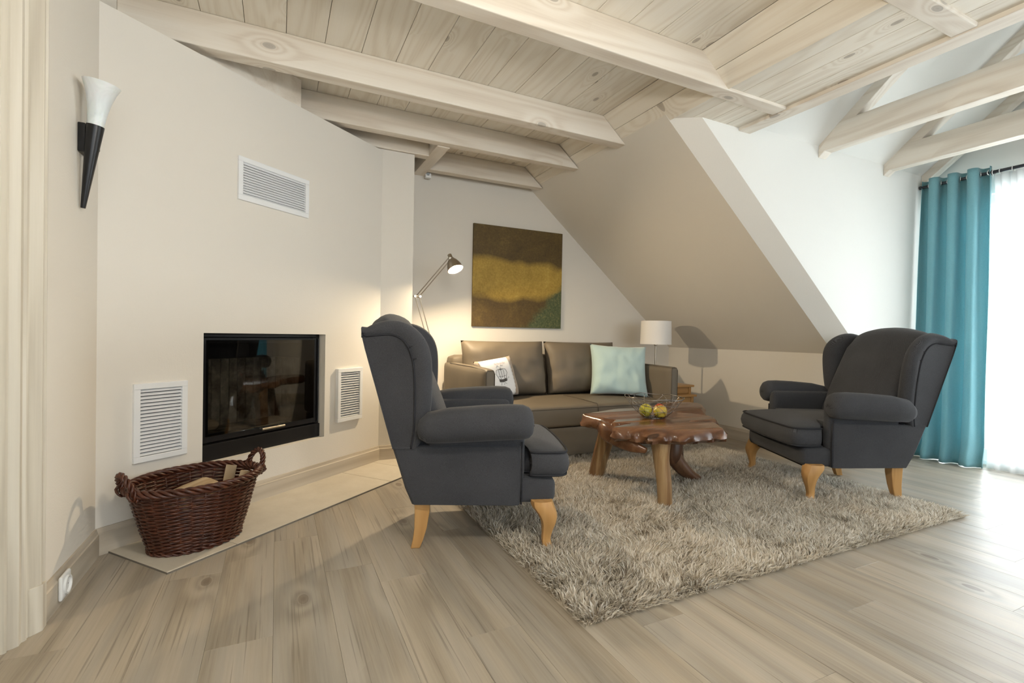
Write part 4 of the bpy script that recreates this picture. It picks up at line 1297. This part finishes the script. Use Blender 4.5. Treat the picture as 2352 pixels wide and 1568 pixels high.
m.tube([HD + Vector((0, -.012, 0)), HD + Vector((0, .012, 0))], .010, 12); m.tube([HD, HD + Vector((.03, 0, .008))], .006, 8)
m.build('joint', nk, fo, smooth=60)
BU = Vector((.135, -.175, 1.490))
hd_ax = Vector((.24, -.42, -.87)).normalized(); a_ = hd_ax.orthogonal().normalized(); b_ = hd_ax.cross(a_); ht = BU - hd_ax * .085
m = MB(); rings = []
for r_, h in ((.001, 0), (.016, 0), (.017, .035), (.026, .045), (.040, .062), (.054, .095), (.063, .135), (.061, .135), (.052, .095), (.038, .064), (.020, .048), (.001, .047)):
    rings.append([ht + hd_ax * h + (a_ * math.cos(2 * PI * k / 28) + b_ * math.sin(2 * PI * k / 28)) * r_ for k in range(28)])
m.loft(rings); m.build('lamp_head', nk, fo, smooth=40)
MB().lathe([(.001, -.024), (.014, -.021), (.023, -.008), (.024, .004), (.018, .018), (.010, .026), (.001, .03)], tuple(BU), 20).build('bulb', 'bulb_glow', fo, smooth=180)
ll = bpy.data.lights.new('floor_lamp_light', 'POINT'); ll.energy = 68; ll.color = (1, .79, .52); ll.shadow_soft_size = .022
lo_ = bpy.data.objects.new('floor_lamp_light', ll); C.objects.link(lo_); lo_.parent = fo; lo_.location = BU + hd_ax * .033

# added pendant above the view, stand-in for frontal light that the beam shadows imply
pe = empty('added_pendant_lamp', (.55, .62, ZC), 0, 'added white glass globe pendant lamp, out of view, for frontal light', 'pendant lamp')
MB().lathe([(.001, 0), (.05, 0), (.05, -.02), (.012, -.03), (.004, -.035)], (0, 0, 0), 24).build('canopy', 'white_plastic', pe, smooth=40)
MB().tube([(0, 0, -.03), (0, 0, -.56)], .003, 8).build('cord', 'white_plastic', pe, smooth=60)
MB().lathe([(.001, -.70), (.04, -.693), (.07, -.665), (.085, -.625), (.083, -.60), (.065, -.565), (.035, -.548), (.018, -.545), (.001, -.545)], (0, 0, 0), 28).build('globe', 'globe_glow', pe, smooth=180)

# ================================================================== CURTAINS
RXc = 4.87; RZ = 2.253
rod = empty('curtain_rod', (RXc, 2.24, RZ), 0, 'dark metal curtain rod above the dormer window', 'curtain rod')
MB().tube([(0, 0, 0), (0, -3.2, 0)], .0125, 12).build('pole', 'rod_metal', rod, smooth=60)
MB().tube([(0, .004, 0), (0, -.012, 0)], .016, 12).build('end_cap', 'rod_metal', rod, smooth=60)
for yy in (-.004, -1.507, -3.1):
    MB().tube([(0, yy, 0), (XW - RXc, yy, 0)], .008, 8).build('bracket', 'rod_metal', rod, smooth=60)


def drape(name, mat, Y0, Y1, ztop, folds, ampT, ampB, nx, nz, spreadB=0.0, puddle=0.0, parent=None, xoff=0, th=.002, seed=0, xtop=None):
    m = MB(); ids = {}
    for j in range(nz + 1):
        t_ = j / nz; z = ztop * (1 - t_)
        for i in range(nx + 1):
            u = i / nx; ph = 2 * PI * folds * u
            amp = ampT + (ampB - ampT) * t_
            yy = Y0 + (Y1 - Y0) * u
            yc_ = (Y0 + Y1) / 2
            yy = yc_ + (yy - yc_) * (1 + spreadB * t_)
            xx = math.sin(ph + .5 * math.sin(t_ * 2.2 + seed)) * amp + .012 * t_ * mnoise.noise(Vector((u * 7 + seed, t_ * 2.5, 1)))
            yy += .012 * math.sin(2 * ph) * (1 - t_ * .5) + .02 * t_ * mnoise.noise(Vector((u * 5 + seed, t_ * 2, 4)))
            zz = z
            if puddle and t_ > .93:
                k = (t_ - .93) / .07
                xx -= puddle * k * (.6 + .6 * mnoise.noise(Vector((u * 11, k, seed)))); zz = max(.004, z + .02 * k * mnoise.noise(Vector((u * 17, k * 2, seed))))
            ids[i, j] = len(m.v); m.v.append((xx + (xoff if xtop is None else xtop + (xoff - xtop) * min(1, t_ / .12)), yy, zz))
    for i in range(nx):
        for j in range(nz): m.f.append((ids[i, j], ids[i + 1, j], ids[i + 1, j + 1], ids[i, j + 1]))
    o = m.build(name, mat, parent, smooth=180)
    s_ = o.modifiers.new('s', 'SOLIDIFY'); s_.thickness = th; s_.offset = 0
    return o


cu = empty('teal_curtain', (RXc, 0, 0), 0, 'teal eyelet curtain hanging floor length at the window edge', 'curtain')
drape('cloth', 'curtain_teal', 2.225, 1.79, RZ + .05, 3.5, .050, .046, 130, 60, .04, .05, cu, -.012, .0025, 3)
m = MB()
for k in range(7):
    u = k / 7 + 1 / 14 - 1 / 14
    yy = 2.225 + (1.79 - 2.225) * ((k + 1) / 7 - .004)
    m = MB(); m.tube([(.021 * math.cos(2 * PI * q / 20), 0, .021 * math.sin(2 * PI * q / 20)) for q in range(20)], .0045, 6, closed=True)
    o = m.build('eyelet', 'chrome', cu, smooth=180); o.location = (0, yy, RZ); o.rotation_euler = (0, 0, R(35 if k % 2 else -35))
sh = empty('sheer_curtain', (RXc, 0, 0), 0, 'white sheer curtain veiling the bright dormer doors', 'curtain')
drape('cloth', 'sheer_white', 1.772, -.55, RZ - .02, 27, .014, .024, 400, 24, 0, .02, sh, .055, .0006, 8, .004)
for k in range(34):
    yy = 1.785 - .068 * k + (.018 if k % 3 else -.012)
    m = MB(); m.tube([(.019 * math.cos(2 * PI * q / 18), 0, .019 * math.sin(2 * PI * q / 18)) for q in range(18)], .0028, 6, closed=True)
    o = m.build('curtain_ring', 'white_plastic', sh, smooth=180); o.location = (0, yy, RZ - .004); o.rotation_euler = (0, 0, R(8 * ((k % 3) - 1)))
